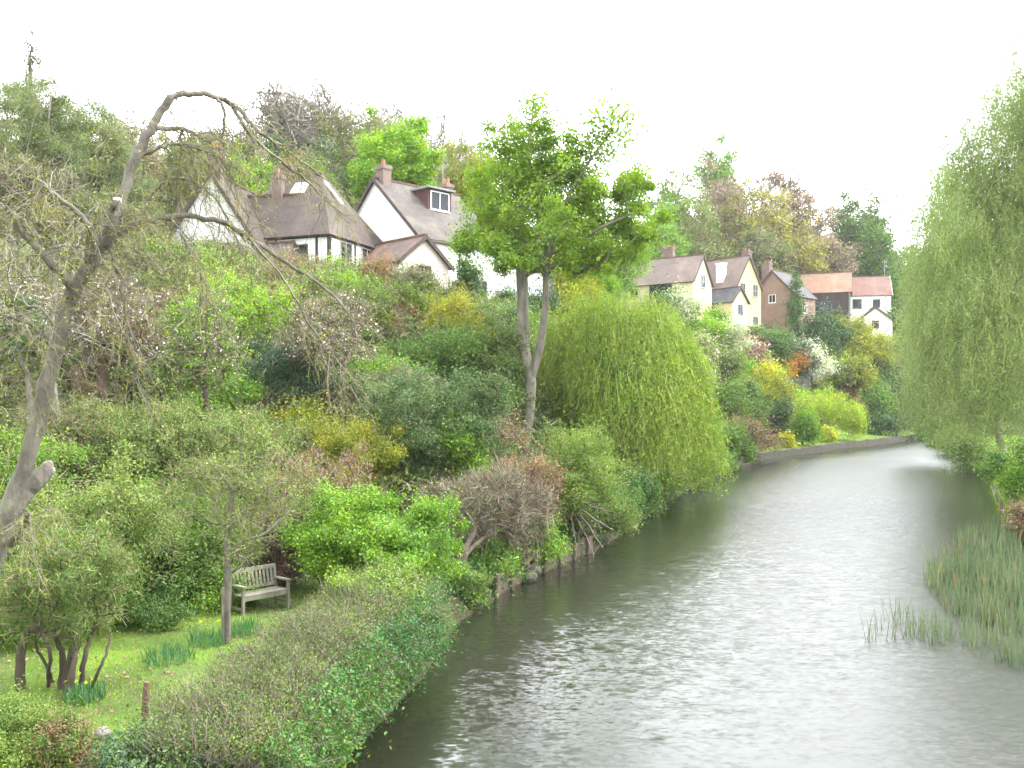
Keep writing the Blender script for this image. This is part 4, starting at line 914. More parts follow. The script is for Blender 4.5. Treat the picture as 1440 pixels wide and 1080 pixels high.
# daffodil clumps and lawn grass
def blades(g, rng, P, hgt, w, lean=.25):
    n = len(P); d = rng.normal(size=(n, 3))*lean; d[:, 2] = 1; d = nrm(d); h = hgt*rng.uniform(.55, 1.2, n)[:, None]
    s = rng.normal(size=(n, 3)); s[:, 2] = 0; s = nrm(s)*w*.5; mid = P+d*h*.55; tip = P+d*h+rng.normal(size=(n, 3))*lean*h*.35
    v = np.stack([P-s, P+s, mid-s*.8, mid+s*.8, tip-s*.12, tip+s*.12], 1); i = np.arange(n)[:, None]*6
    g.add(v.reshape(-1, 3), np.concatenate([i+[0, 1, 3, 2], i+[2, 3, 5, 4]]))
rb = np.random.default_rng(21)
for (px, py, wpx, lab, nfl) in ((238,928,66,'broad clump of daffodil leaves in the middle of the lawn',0),(292,905,52,'daffodil clump between the broad clump and the slender tree',2),(348,890,48,'daffodil clump beside the slender tree, towards the bench',0),(118,985,50,'daffodil leaves beneath the twisted shrub',3)):
    x, Y, z = place(px, py); R = wpx*Y/F/2; n = 260; rr = R*np.sqrt(rb.uniform(0, 1, n)); a = rb.uniform(0, 6.28, n); P = np.stack([x+rr*np.cos(a), Y+rr*np.sin(a)*1.3, np.full(n, z-.02)], 1); P[:, 2] = H(P[:, 0], P[:, 1])-.02
    r0 = thing('daffodil_clump', lab, 'daffodils', (x, Y, z), 0, 'daffodil clumps on the lawn'); g = Geo(); blades(g, rb, P, .31, .016, .3); g.build('leaves', G['daff'], r0, world=True)
    if nfl:
        g = Geo(); q = P[:nfl*3]+(0, 0, .38); leaves(g, rb, q, .07, .8, .2, np.tile((0, -1., 0), (len(q), 1))); leaves(g, rb, q+(0, -.02, 0), .05, .9, .2); g.build('flower', G['gold'], r0, world=True)
def land_points(rng, n, dlo, dhi, ylo, yhi, P=LB):
    Q = along(P, 0, 1, 4000); m = (Q[:, 1] > ylo)&(Q[:, 1] < yhi); i = np.where(m)[0]; w_ = 1/np.maximum(8, Q[i, 1])**1.6; k = rng.choice(i, n, p=w_/w_.sum())
    T = nrm(np.stack([np.gradient(Q[:, 0]), np.gradient(Q[:, 1])], 1))[k]; d = rng.uniform(dlo, dhi, n)
    x = Q[k, 0]-T[:, 1]*d+rng.normal(size=n)*.3; y = Q[k, 1]+T[:, 0]*d+rng.normal(size=n)*.3
    return np.stack([x, y, H(x, y)], 1)
P = land_points(rb, 90000, 1.2, 11, 10.5, 24); P = P[np.sin(P[:, 0]*1.7+1)*np.sin(P[:, 1]*1.3)+.5*np.sin(P[:, 0]*4.1)*np.sin(P[:, 1]*3.7+2)+rb.normal(size=len(P))*.45 > -.35]; g = Geo(); blades(g, rb, P-(0, 0, .02), .075, .012, .5); tag(g.build('lawn_grass', G['grass']), kind='stuff')
P = land_points(rb, 9000, .5, 7, 84, 142); g = Geo(); blades(g, rb, P-(0, 0, .02), .14, .08, .5); tag(g.build('lawn_grass', G['grass']), kind='stuff')

# ================================================================ bank and hillside, from the water upwards
S(690,815,225,646,('olive','brown'),'big dome of brown winter twigs over the bank boarding', lp=3.6, cov=.35, twig=26, twm=TWB, bark=BARKB, lobes=7, tww=1.1, twl=.8, clump=1.6, Y=28.6, zb=.7)
S(738,720,130,640,('brown','olive'),'russet-tipped clipped shrub at the foot of the sycamore', lp=4, cov=1.6, twig=12, twm=TWR, lobes=5, Y=32.5)
S(812,790,108,596,('pale','fresh'),'upright pale green sallow at the water edge under the sycamore', lp=5, cov=3.2, twig=5, twm=TWO, stem=.12, lobes=6, Y=33.6, zb=.35, asp=.35)
S(692,838,120,748,('mid','fresh'),'ivy and green growth covering the bank boarding', lp=5, cov=3, Y=27.6, zb=.2, lobes=6)
S(745,800,90,735,('fresh','mid'),'fresh green clump at the waterline beside the boarding stones', lp=5, cov=3, Y=29.8, zb=.2)
S(655,870,60,795,('mid','olive'),'small green clump hanging over the water before the boarding', lp=5, cov=3, Y=24.5, zb=.15)
S(852,740,70,640,('olive','mid'),'olive bush in the shade between sallow and weeping willow', lp=4.6, cov=3.4, Y=40, zb=.4)
def snag(name, label, cat, limbs_, m, seed, base):
    rng = np.random.default_rng(seed); root = thing(name, label, cat, base); g = Geo()
    for pts, a, c in limbs_:
        P = smooth(trace(pts), 4, rng, .015); R = px_m(np.linspace(a, c, len(P)), P[:, 1]); g.tube(P, R, 6 if a > 4 else 4)
        for _ in range(3):
            k = rng.integers(2, len(P)); d = nrm(rng.normal(size=3)+np.array((.5, -.3, -.2))); g.tube(smooth(np.array([P[k], P[k]+d*.25, P[k]+d*.5+rng.normal(size=3)*.08]), 3), np.linspace(.012, .004, 7), 4)
    g.build('branches', m, root, smooth=True, world=True)
snag('dead_branch', 'pale dead branches fanning out over the water beneath the sallow', 'branch', [([(800,700,33.4),(820,730,33.2),(848,770,33)],4,1.5),([(805,705,33.4),(835,730,33.1),(862,745,32.8)],3.5,1.5),([(798,705,33.5),(806,745,33.3),(815,790,33.1)],4,1.5),([(808,700,33.4),(840,715,33),(866,722,32.7)],3,1),([(800,710,33.4),(825,755,33),(835,785,32.8)],3,1)], BARKP, 3, (X_at(800,33.4),33.4,.5))
snag('leaning_snag', 'crooked brown snag leaning over the water at the bank corner', 'snag', [([(655,770,26),(640,815,25.6),(612,848,25),(585,872,24.4)],15,9),([(640,815,25.6),(655,780,26),(690,752,27),(735,735,28)],9,4),([(612,850,25),(628,880,24),(632,920,23.4),(622,958,23)],8,3),([(628,880,24),(610,905,23.2),(600,935,22.6)],6,2),([(632,900,23.6),(648,935,23.2),(640,960,23)],4,2),([(600,862,24.6),(598,900,23.4),(590,940,22.6)],5,2),([(655,770,26),(668,742,26.4),(650,715,26.6)],8,3),([(650,900,24),(680,905,24),(700,895,24.4)],4,1.5)], BARKB, 5, (X_at(612,25),25,.3))
# mid slope
S(484,705,150,588,('ygreen','ygreen'),'domed yellow-green golden conifer above the lime bush', lp=4.2, cov=5, lobes=7, asp=.4, up=.9)
S(600,700,215,520,('dark','grey'),'large dark laurustinus mound left of the sycamore trunk'.replace('left of','beside'), lp=4.4, cov=3.4, twig=3, twm=TWB, lobes=7, clump=1.3)
S(560,640,150,512,('grey','olive'),'grey-green twiggy bush above the dark mound', lp=4, cov=2.2, twig=8, twm=TWB, lobes=6)
S(655,690,60,575,('fresh','lime'),'small fresh green sapling in front of the dark mound', lp=4.6, cov=2, stem=.3, Y=34)
S(690,668,90,570,('brown','olive'),'thin brown shrub between dark mound and sycamore', lp=4, cov=1.2, twig=10, twm=TWB)
S(713,640,36,600,('rust','orange'),'small coral-red shrub at the sycamore foot', lp=4, cov=3)
S(665,605,180,462,('olive','dark'),'spreading dark olive shrub high behind the sycamore fork', lp=4.2, cov=3.4, twig=4, twm=TWO, lobes=7, clump=1.3)
S(600,565,150,470,('mid','dark'),'mid green shrub under the bamboo', lp=4.2, cov=3.6, lobes=6)
S(700,540,110,430,('grey','fresh'),'grey-green shrub under the white garage', lp=4.2, cov=3, twig=4, lobes=5)
S(540,590,90,500,('fresh','mid'),'fresh green bush between blossom tree and olive shrubs', lp=4.4, cov=3.5)
S(632,490,95,405,('yellow','ygreen'),'feathery yellow-green bamboo below the terrace fence', lp=5, cov=3, asp=.25, up=.1, twig=4, twm=TWO, lobes=6)
S(510,468,90,412,('olive','ygreen'),'clipped olive hedge block with yellowish top', lp=3.6, cov=5, lobes=7, up=.8)
S(558,462,50,420,('rust','olive'),'reddish clipped bush beside the olive hedge block', lp=3.6, cov=4)
S(585,460,50,414,('mid','fresh'),'dark green clipped bush between the red one and the bamboo', lp=3.6, cov=5)
S(582,425,52,380,('grey','brown'),'grey clipped ball bush under the porch window', Y=57, lp=3, cov=5, lobes=6)
S(656,420,42,362,('dark','mid'),'dark cone-shaped cypress by the white house wall', name='cypress', cat='cypress', lp=3.2, cov=6, lobes=3, up=.2, Y=60)
S(700,448,34,402,('dark','bluish'),'small dark cypress cone in front of the garage', name='cypress', cat='cypress', lp=3.2, cov=6, lobes=3)
S(528,412,50,360,('rust','olive'),'rusty red climber on the porch corner', lp=3.4, cov=2, twig=6, twm=TWR)
S(812,430,80,352,('yellow','lime'),'brilliant yellow-green shrub glowing behind the sycamore', lp=4.2, cov=4, lobes=6, Y=74)
S(840,425,60,375,('fresh','mid'),'fresh green shrub beside the brilliant yellow one', lp=4.2, cov=4, Y=76)
S(745,470,70,415,('bluish','mid'),'bluish shrub below the garage doors', lp=4, cov=4)
S(725,520,70,440,('mid','fresh'),'mid green bush half behind the sycamore stems', lp=4.2, cov=4)
S(790,560,80,440,('ygreen','mid'),'yellow-tinged bush against the willow', lp=4.2, cov=4)
# left slope (west side of the garden)
def T(*a, **k): return tree(*a, **k)
B_ = 'blossom trees in the garden below the houses'
T(462,36,405,150,('olive','brown'),'blossom tree thick with pink flowers under the brown-roofed house', low=.28, lp=4, cov=.5, twig=8, twm=TWB, blossom='pink', nblo=900, bark=BARKB, group=B_, zb=5.5)
T(290,33,400,120,('fresh','pale'),'blossom tree of pale pink flowers among airy green', low=.25, lp=4.2, cov=.8, twig=7, twm=TWB, blossom='pink', nblo=450, bark=BARKB, group=B_, zb=4.5)
T(150,31,382,190,('brown','olive'),'old blossom tree with leaning red trunk and white flowers', low=.3, lp=4, cov=.35, twig=9, twm=TWB, blossom='white', nblo=1000, bark=BARKR, lean=-.12, group=B_, zb=4.6, tr=.16)
T(30,34,388,150,('brown','olive'),'white blossom tree behind the leaning bare trunk', low=.3, lp=4, cov=.3, twig=9, twm=TWB, blossom='white', nblo=1000, bark=BARKB, group=B_, zb=5.2)
T(330,40,385,170,('lime','fresh'),'airy lime-green young tree in the middle of the slope', low=.2, lp=4.6, cov=1.6, twig=5, twm=TWO, zb=6.)
T(240,38,420,110,('fresh','lime'),'narrow fresh green tree below the tall gable', low=.15, lp=4.6, cov=1.8, twig=4, twm=TWO, zb=6)
S(130,560,230,440,('dark','mid'),'dark evergreen shrub behind the red leaning trunk', lp=4.4, cov=4, lobes=6)
S(30,560,120,415,('dark','mid'),'dark evergreen hedge at the picture edge behind the trunk', lp=4.4, cov=4.5, lobes=6)
S(395,600,150,480,('bluish','dark'),'dark bush under the pink blossom', lp=4.4, cov=3.4, lobes=6)
S(470,600,110,505,('dark','purple'),'very dark bush beside the fresh green one', lp=4.2, cov=3.5)
S(300,620,150,520,('fresh','mid'),'fresh green undergrowth bush beneath the airy lime tree', lp=4.6, cov=3, twig=4)
S(430,660,110,575,('ygreen','olive'),'clipped yellow-olive shrub next to the golden conifer', lp=4.2, cov=4.5)
S(395,690,170,590,('olive','pale'),'airy olive shrub above the russet one', lp=4.2, cov=1.8, twig=9, twm=TWO, lobes=6)
S(330,720,190,575,('pale','olive'),'big loose pale olive shrub above the slender tree', lp=4.4, cov=2, twig=9, twm=TWO, lobes=7)
S(215,735,220,560,('olive','pale'),'big loose olive shrub in the middle of the near slope', lp=4.4, cov=2.2, twig=9, twm=TWO, lobes=7)
S(100,720,210,555,('olive','brown'),'loose brownish shrub behind the sawn limb', lp=4.4, cov=1.6, twig=10, twm=TWB, lobes=7)
S(20,760,170,600,('fresh','olive'),'green shrub behind the foot of the leaning tree', lp=4.6, cov=2.4, twig=6, twm=TWO, lobes=6)
S(120,830,230,655,('pale','olive'),'tall loose pale shrub above the twisted stems', lp=4.8, cov=2.3, twig=8, twm=TWO, lobes=7, Y=18.5)
S(240,830,200,690,('mid','olive'),'loose mid green shrub at the back of the lawn', lp=4.8, cov=2.4, twig=7, twm=TWO, lobes=7, Y=21.5)
S(20,890,140,740,('mid','olive'),'leafy green shrub at the picture edge over the lawn', lp=4.8, cov=2.6, twig=6, twm=TWO, Y=17)
S(300,800,160,700,('olive','mid'),'twiggy olive shrub behind the slender tree', lp=4.6, cov=2, twig=9, twm=TWO)
# pale bare shrub above
T(75,27,225,230,None,'pale bare tree of twisted lichen-grey branches in front of the dark conifers', low=.3, twig=5, twm=TWP, bark=BARKP, zb=3.6, twl=.8, ncl=70, tr=.11, seed=2, tww=1.2)
T(15,44,205,170,('olive','brown'),'thin brownish tree at the picture edge before the dark conifers', low=.25, lp=4, cov=.7, twig=8, twm=TWB)

# ================================================================ far terraced gardens above the stone wall
FG = [  # px, base, width, top, leaves, label, options
 (960,478,50,415,('cream','pale'),'white flowering bush below the cream house',{}),
 (938,450,60,408,('dark','mid'),'dark rounded hedge in front of the cream house',{}),
 (985,490,60,440,('lime','pale'),'lime-green bush below the white flowering one',{}),
 (1003,480,40,438,('fresh','mid'),'fresh green bush at the corner of the cream house',{}),
 (1025,520,45,455,('cream','pale'),'pale variegated shrub under the yellow house porch',{}),
 (975,560,80,470,('pale','pink'),'pale pinkish shrub between willow and terraces',{}),
 (1010,570,60,490,('olive','pale'),'olive shrub under the pale variegated one',{}),
 (1050,520,50,470,('brown','pink'),'dusky pink shrub against the grey parapet',dict(twig=4,twm=TWB)),
 (1085,515,60,462,('dark','mid'),'dark green bush below the parapet end',{}),
 (1090,440,52,402,('mid','ygreen'),'square clipped hedge before the brick gable',{}),
 (1120,480,13,378,('dark','mid'),'tall narrow dark cypress before the dark boarded house',dict(lobes=2,name='cypress',cat='cypress')),
 (1122,535,50,480,('bluish','dark'),'bluish conifer mound under the white annexe',{}),
 (1108,530,48,496,('orange','rust'),'glowing orange maple on the middle terrace',{}),
 (1140,540,50,488,('cream','white'),'white-edged tiered shrub beside the orange maple',{}),
 (1165,500,90,448,('dark','bluish'),'big dark evergreen below the dark boarded house',{}),
 (1210,520,100,448,('ygreen','gold'),'large golden-green shrub in front of the outbuilding',dict(lobes=7)),
 (1205,600,50,500,('ygreen','olive'),'pollarded golden tree with stout trunk on the lower terrace',dict(stem=.5,tr=.3,bark=BARKR)),
 (1252,500,20,430,('dark','bluish'),'slim dark conifer beside the outbuilding gable',dict(lobes=2,name='conifer',cat='conifer')),
 (1250,560,46,480,('dark','bluish'),'dark conifer under the slim one',dict(name='conifer',cat='conifer')),
 (1265,590,60,530,('bluish','dark'),'dark yew next to the grey willow edge',{}),
 (1240,560,50,505,('mid','fresh'),'mid green bush under the golden shrub',{}),
 (1075,560,40,512,('gold','yellow'),'bright yellow flowering bush on the terrace edge',{}),
 (1052,600,26,530,('dark','mid'),'narrow dark conifer left of the yellow trailing bush'.replace('left of','touching'),dict(lobes=2,name='conifer',cat='conifer')),
 (1088,600,50,528,('ygreen','yellow'),'yellow trailing bush over the terrace wall',{}),
 (1100,625,24,555,('dark','bluish'),'dark column cypress at the lawn edge',dict(lobes=2,name='cypress',cat='cypress')),
 (1045,565,50,540,('gold','ygreen'),'low yellow bush by the narrow dark conifer',{}),
 (1020,610,70,540,('mid','pale'),'mid green shrub behind the willow tips',{}),
 (1060,620,50,565,('mid','bluish'),'soft green shrub under the low yellow bush',{}),
 (1082,622,44,585,('purple','brown'),'purple-brown round shrub near the water',{}),
 (1050,640,60,590,('brown','mid'),'brownish bank shrub near the water beside the willow',dict(twig=4,twm=TWB)),
 (1108,630,24,610,('yellow','gold'),'small round yellow bush on the far lawn',{}),
 (1128,626,40,575,('fresh','mid'),'fresh green clump beneath the golden weeping tree',{}),
 (1165,622,24,600,('gold','ygreen'),'small golden cone on the far lawn',dict(lobes=2)),
 (1190,600,60,570,('mid','bluish'),'mid green shrub behind the golden weeping tree',{}),
 (1225,600,70,548,('mid','fresh'),'green shrub beside the stout trunked tree',{}),
 (1238,612,50,585,('dark','bluish'),'low dark bush at the back of the far lawn',{}),
 (1285,605,60,575,('dark','olive'),'dark bush at the far end of the lawn by the willow',{}),
 (1170,560,60,510,('olive','grey'),'grey-olive shrub on the terrace behind the weeping tree',dict(twig=4,twm=TWO)),
 (1185,585,60,535,('brown','olive'),'brownish shrub above the stone terrace wall',dict(twig=4,twm=TWB)),
 (990,660,70,600,('fresh','mid'),'bright green bank bush trailing in the water past the willow',{}),
 (1030,650,60,600,('mid','olive'),'mid green bank bush before the stone wall begins',{}),
]
for px, py, w_, top, k, lab, o in FG:
    o = dict(o); S(px, py, w_*.98, top, k, lab, lp=o.pop('lp', 4.0), cov=o.pop('cov', 4.2), seed=px, **o)
x, Y, z = place(1155, 616); m_ = Y/F
el = [(x+(a-1150)*m_, Y+dy, Z_at(c, Y), rx*m_, rx*m_*.8, rz*m_) for a, c, rx, rz, dy in ((1150,566,32,16,0),(1126,572,18,14,.5),(1180,574,24,16,-.3),(1196,585,14,14,0),(1160,556,18,10,0))]
willow('weeping_tree', 'golden weeping tree with yellow-green strands on the far lawn', (x, Y, z), el, leaf('leaf_golden_weeper', (.25, .35, .035), c2=(.37, .46, .06)), 460, 2.4, 3.6*m_, 20, .22, seed=9, ncl=30, dens=.4, fall=1.)
# slope filler: individuals of the same loose kind
rf = np.random.default_rng(31); nfill = 0
for _ in range(120):
    px = rf.uniform(940, 1290); py = rf.uniform(486, 630) if px > 1000 else rf.uniform(470, 660)
    if py > (604-(px-1100)*.03 if px > 1085 else 630): continue
    x, Y, z = place(px, py)
    if Y < 60 or Y > 158: continue
    k = [('mid','fresh'),('olive','pale'),('lime','pale'),('pale','cream'),('ygreen','yellow'),('fresh','lime'),('bluish','mid')][rf.integers(0, 7)]
    S(px, py, rf.uniform(26, 48), py-rf.uniform(16, 34), k, 'small mixed green shrub filling the steep terraced gardens', group='small shrubs of the terraced gardens', lp=4, cov=3.4, lobes=3, seed=nfill); nfill += 1
for _ in range(105):
    px = rf.uniform(-20, 880); py = rf.uniform(430, 760)
    x, Y, z = place(px, py)
    if Y < 24 or Y > 62 or (690 < px < 790 and Y < 48): continue
    k = [('mid','olive'),('olive','pale'),('dark','mid'),('grey','olive'),('mid','fresh'),('brown','olive'),('olive','mid')][rf.integers(0, 7)]
    S(px, py, rf.uniform(60, 110), py-rf.uniform(34, 62), k, 'loose green shrub among others on the overgrown slope', group='loose shrubs of the overgrown slope', lp=4.2, cov=2.6, twig=5, twm=TWO if rf.uniform() < .6 else TWB, lobes=4, seed=nfill); nfill += 1
for _ in range(34):
    px = rf.uniform(180, 560); py = rf.uniform(385, 450); x, Y, z = place(px, py)
    if Y < 38 or Y > 62: continue
    k = [('mid','olive'),('pale','lime'),('brown','olive'),('grey','olive'),('lime','fresh')][rf.integers(0, 5)]
    S(px, py, rf.uniform(55, 100), py-rf.uniform(28, 50), k, 'loose garden shrub along the terrace below the brown-roofed house', group='terrace shrubs below the brown-roofed house', lp=4.2, cov=2.6, twig=6, twm=TWO if rf.uniform() < .5 else TWB, lobes=4, seed=nfill); nfill += 1
P = land_points(rf, 42000, 3.5, 27, 17, 62); P[:, 2] += rf.uniform(.1, 1.9, len(P))*np.clip((H(P[:, 0], P[:, 1])-.9)/1.5, 0, 1)
ok = H(P[:, 0], P[:, 1]) > 1.35; P = P[ok]; g = Geo(); ribbons(g, rf, P, rf.normal(size=(len(P), 3))+(0, 0, .9), .75, P[:, 1]*.0007, .2, mi=rf.integers(0, 3, len(P)).repeat(2) if False else 0)
tag(g.build('bare_stems', [TWB]), kind='stuff')
P = land_points(rf, 30000, 3.5, 27, 17, 62); P[:, 2] += rf.uniform(.1, 1.9, len(P))*np.clip((H(P[:, 0], P[:, 1])-.9)/1.5, 0, 1)
ok = H(P[:, 0], P[:, 1]) > 1.35; P = P[ok]; g = Geo(); ribbons(g, rf, P, rf.normal(size=(len(P), 3))+(0, 0, .9), .75, P[:, 1]*.0007, .2); tag(g.build('bare_stems', [TWO]), kind='stuff')
# arching bramble canes that knit the bushes together
P = land_points(rf, 7000, 3.5, 27, 17, 62); P = P[H(P[:, 0], P[:, 1]) > 1.35]; n = len(P); a = rf.uniform(0, 6.28, n); ln = rf.uniform(1., 2.6, n); hh = rf.uniform(.8, 2.2, n); K = 6; t = np.linspace(0, 1, K)
Q = P[:, None]+np.stack([np.cos(a)[:, None]*ln[:, None]*t, np.sin(a)[:, None]*ln[:, None]*t, hh[:, None]*(1.9*t-1.35*t*t)+.1], -1)
sd = np.stack([-np.sin(a), np.cos(a), 0*a], -1)[:, None]*(P[:, 1]*.00045)[:, None, None]
g = Geo(); v = np.stack([Q-sd, Q+sd], 2).reshape(-1, 3); i = (np.arange(n)[:, None]*K*2+np.arange(K-1)[None]*2).reshape(-1, 1); g.add(v, i+[0, 1, 3, 2])
k = np.repeat(np.arange(n), 20); u = rf.uniform(.15, 1, len(k))*(K-1); j = np.minimum(u.astype(int), K-2); f = (u-j)[:, None]; q = Q[k, j]*(1-f)+Q[k, j+1]*f+rf.normal(size=(len(k), 3))*.07
leaves(g, rf, q, P[k, 1]*.0034, .6, .8, mi=1+k % 3); tag(g.build('bramble', [TWB, G['mid'], G['olive'], G['pale']]), kind='stuff')
P = land_points(rf, 2600, 1.5, 9, 11, 23); P[:, 2] += .03; g = Geo(); leaves(g, rf, P, .055, .7, 1.6); tag(g.build('fallen_leaves', [G['brown']]), kind='stuff')
# ground cover over the whole slope
P = land_points(rf, 110000, 3.5, 30, 20, 66); P = P[(H(P[:, 0], P[:, 1]) > 1.3)]; g = Geo(); P[:, 2] += rf.uniform(0, .22, len(P)); leaves(g, rf, P, .13, .6, 1., mi=(rf.uniform(size=len(P)) < .3).astype(int)); tag(g.build('undergrowth', [G['mid'], G['olive']]), kind='stuff')
P = land_points(rf, 50000, 6, 26, 62, 150); g = Geo(); P[:, 2] += rf.uniform(0, .25, len(P)); leaves(g, rf, P, .3, .6, 1., mi=(rf.uniform(size=len(P)) < .3).astype(int)); tag(g.build('undergrowth', [G['mid'], G['ygreen']]), kind='stuff')
# ivy and weeds trailing down to the water along the whole bank
P = land_points(rf, 22000, .15, 1.8, 11, 82); P[:, 2] = np.maximum(P[:, 2], 0)+rf.uniform(.02, .5, len(P)); g = Geo(); leaves(g, rf, P, .10+.0*P[:, 0], .5, .5, mi=(rf.uniform(size=len(P)) < .35).astype(int)); tag(g.build('bank_weeds', [G['ivy'], G['olive']]), kind='stuff')

# ================================================================ trees behind the houses, along the ridge
BT = 'bare grey trees on the ridge'
for px, Y, top, w_ in ((335,96,150,90),(395,94,92,80),(425,100,120,70),(460,98,108,110),(520,104,125,110),(565,108,135,100),(605,112,165,90),(640,116,185,90),(665,112,200,80),(280,98,170,80)):
    T(px, Y, top, w_, None, 'bare grey-twigged tree standing on the ridge behind the houses', low=.35, twig=16, twm=TWP, bark=BARKP, group=BT, ncl=70, twl=1.6, tww=1.9, seed=px, lobes=4, tr=.26, shell=.8)
for px, Y, top, w_, k, lab, o in (
 (553,86,150,128,('lime','fresh'),'round lime-green tree rising behind the white house',dict(cov=8,low=.15,gap=.0,lobes=8,shell=.9)),
 (392,84,180,40,('dark','bluish'),'ivy-clad dark trunk column behind the brown roof',dict(cov=3,low=.05,lobes=3)),
 (458,86,185,60,('dark','mid'),'ivy-clad bare tree next to the round lime tree',dict(cov=1.6,low=.1,twig=8,twm=TWP)),
 (490,88,230,70,('mid','olive'),'mid green bushy tree between ivy-clad tree and white gable',dict(cov=3,low=.05)),
 (340,80,205,110,('lime','pale'),'pale lime bushy tree behind the chimneys',dict(cov=3,low=.05)),
 (265,82,190,110,('pale','olive'),'pale olive tree over the tall white gable',dict(cov=2,low=.1,twig=5,twm=TWO)),
 (430,80,215,100,('pale','fresh'),'pale green thicket tree above the brown roof',dict(cov=2.4,low=.05,twig=4,twm=TWO)),
 (500,94,140,120,('pale','brown'),'tall buff-green budding tree on the ridge',dict(cov=.9,low=.25,twig=9,twm=TWO)),
 (185,78,145,90,('copper','pale'),'rust-orange budding tree beside the dark conifers',dict(cov=1.8,low=.15,twig=5,twm=TWB)),
 (225,84,185,90,('pale','olive'),'olive budding tree beside the rust-orange one',dict(cov=1.6,low=.15,twig=6,twm=TWO)),
 (660,84,195,90,('ygreen','pale'),'yellow-green tree half behind the sycamore crown',dict(cov=3,low=.1)),
 (690,96,235,120,('pale','olive'),'pale olive tree behind the sycamore crown',dict(cov=2.5,low=.1)),
 (780,110,290,150,('pale','fresh'),'broad pale green tree behind the garage',dict(cov=3,low=.05)),
 (860,120,300,130,('fresh','pale'),'broad fresh green tree between sycamore and cream house',dict(cov=3,low=.05)),
 (950,165,228,110,('pale','fresh'),'pale fresh green tree behind the cream house',dict(cov=2.6,low=.05,twig=3,twm=TWO)),
 (925,150,270,90,('fresh','pale'),'fresh green tree beside the sycamore crown edge',dict(cov=3,low=.05)),
 (1012,190,196,68,('fresh','mid'),'round fresh green treetop highest over the cream house',dict(cov=4,low=.2)),
 (1010,172,228,100,('copper','brown'),'coppery bare-twigged tree under the highest treetop',dict(cov=1.2,low=.1,twig=8,twm=TWB)),
 (1085,185,232,130,('copper','brown'),'broad coppery tree over the yellow house',dict(cov=1.5,low=.1,twig=9,twm=TWB)),
 (1140,182,262,110,('copper','brown'),'coppery tree over the dark boarded house',dict(cov=1.5,low=.1,twig=9,twm=TWB)),
 (1050,168,262,110,('yellow','pale'),'yellow-green budding tree in front of the coppery ones',dict(cov=1.1,low=.3,twig=5,twm=TWO,bark=BARKP)),
 (1088,166,255,60,('yellow','copper'),'pale-stemmed budding tree over the brick gable',dict(cov=1.,low=.35,twig=5,twm=TWO,bark=BARKP)),
 (1135,168,300,60,('yellow','copper'),'low yellow budding tree over the slate roof',dict(cov=1.2,low=.3,twig=5,twm=TWB,bark=BARKP)),
 (985,160,290,90,('pale','copper'),'buff tree behind the long plum roof',dict(cov=1.6,low=.05,twig=6,twm=TWO)),
 (1070,160,320,90,('olive','copper'),'brownish thicket tree behind the yellow gable',dict(cov=2,low=.05,twig=6,twm=TWB)),
 (1160,172,330,90,('copper','olive'),'brown thicket tree behind the orange roof',dict(cov=2,low=.05,twig=6,twm=TWB)),
 (1212,185,256,95,('mid','grey'),'dark green tree standing over the salmon roof',dict(cov=2.6,low=.1,gap=.3)),
 (1235,178,310,70,('mid','dark'),'dark evergreen tree behind the salmon roof',dict(cov=3.4,low=.05)),
 (1185,190,285,60,('fresh','mid'),'fresh green tree between coppery and dark green trees',dict(cov=2.6,low=.1)),
 (1290,190,330,110,('mid','pale'),'green tree seen past the edge of the grey willow',dict(cov=3,low=.05)),
 (1370,200,400,140,('olive','mid'),'distant olive tree behind the grey willows',dict(cov=3,low=.02,zb=1)),
 (1320,185,470,110,('mid','olive'),'distant mid green tree at the river bend',dict(cov=3,low=.02,zb=1)),
):
    T(px, Y, top, w_, k, lab, seed=px, lp=o.pop('lp', 4.2), **o)
for i, (px, Y, top, w_) in enumerate(((30,112,190,120),(120,108,200,130),(210,100,230,120),(300,100,250,120),(390,102,230,120),(470,106,240,120),(560,100,260,130),(640,106,270,130),(720,120,300,150),(800,130,320,150),(880,150,320,140),(960,185,300,130),(1040,195,300,130),(1120,200,310,130),(1200,200,330,120),(1270,205,370,120),(1450,190,430,160),(1520,150,400,180))):
    T(px, Y, top, w_, (('mid','pale'),('pale','lime'),('pale','brown'))[i % 3], 'woodland tree closing the view behind the house row', group='woodland trees behind the houses', low=.03, cov=2.6, lp=4.4, seed=i, twig=3, twm=TWB, zb=None if px < 1300 else 1.)
# dark feathery conifers at the far side of the garden
for px, Y, top, w_, lab in ((62,50,80,210,'broad grey-green feathery conifer, tallest at the picture edge'),(155,53,148,150,'grey-green conifer sloping down beside the broad one'),(-40,46,100,160,'grey-green conifer cut by the picture edge'),(120,48,270,170,'lower dark conifer in front of the broad one')):
    T(px, Y, top, w_, ('conifer','olive'), lab, name='conifer', cat='conifer', low=.02, lp=3.8, cov=4.4, asp=.28, up=.3, twig=4, twm=TWB, lobes=7, clump=1.4, gap=.12, seed=px+60, droop=.3)
T(42,66,22,60,('bluish','grey'),'thin spiky conifer top rising above the feathery conifers', name='conifer', cat='conifer', low=.1, lp=4, cov=.5, asp=.3, twig=5, twm=TWB, lobes=3, pointy=.9)

for k, (bx_, by_) in enumerate(along(np.array([(3.9,36),(8,49),(12.6,62),(20.5,82)], float), 0, 1, 17, .55)):
    S(720+bx_*F/by_, None, rf.uniform(50, 80)*40/by_, HY+(ZC-rf.uniform(1.2, 2.0))*F/by_, (('dark','mid'),('mid','olive'),('ivy','mid'))[k % 3], 'low dark bush trailing into the water along the shaded bank', Y=by_, zb=.1, group='low bushes along the shaded bank', lp=4.4, cov=3.4, lobes=5, seed=k)
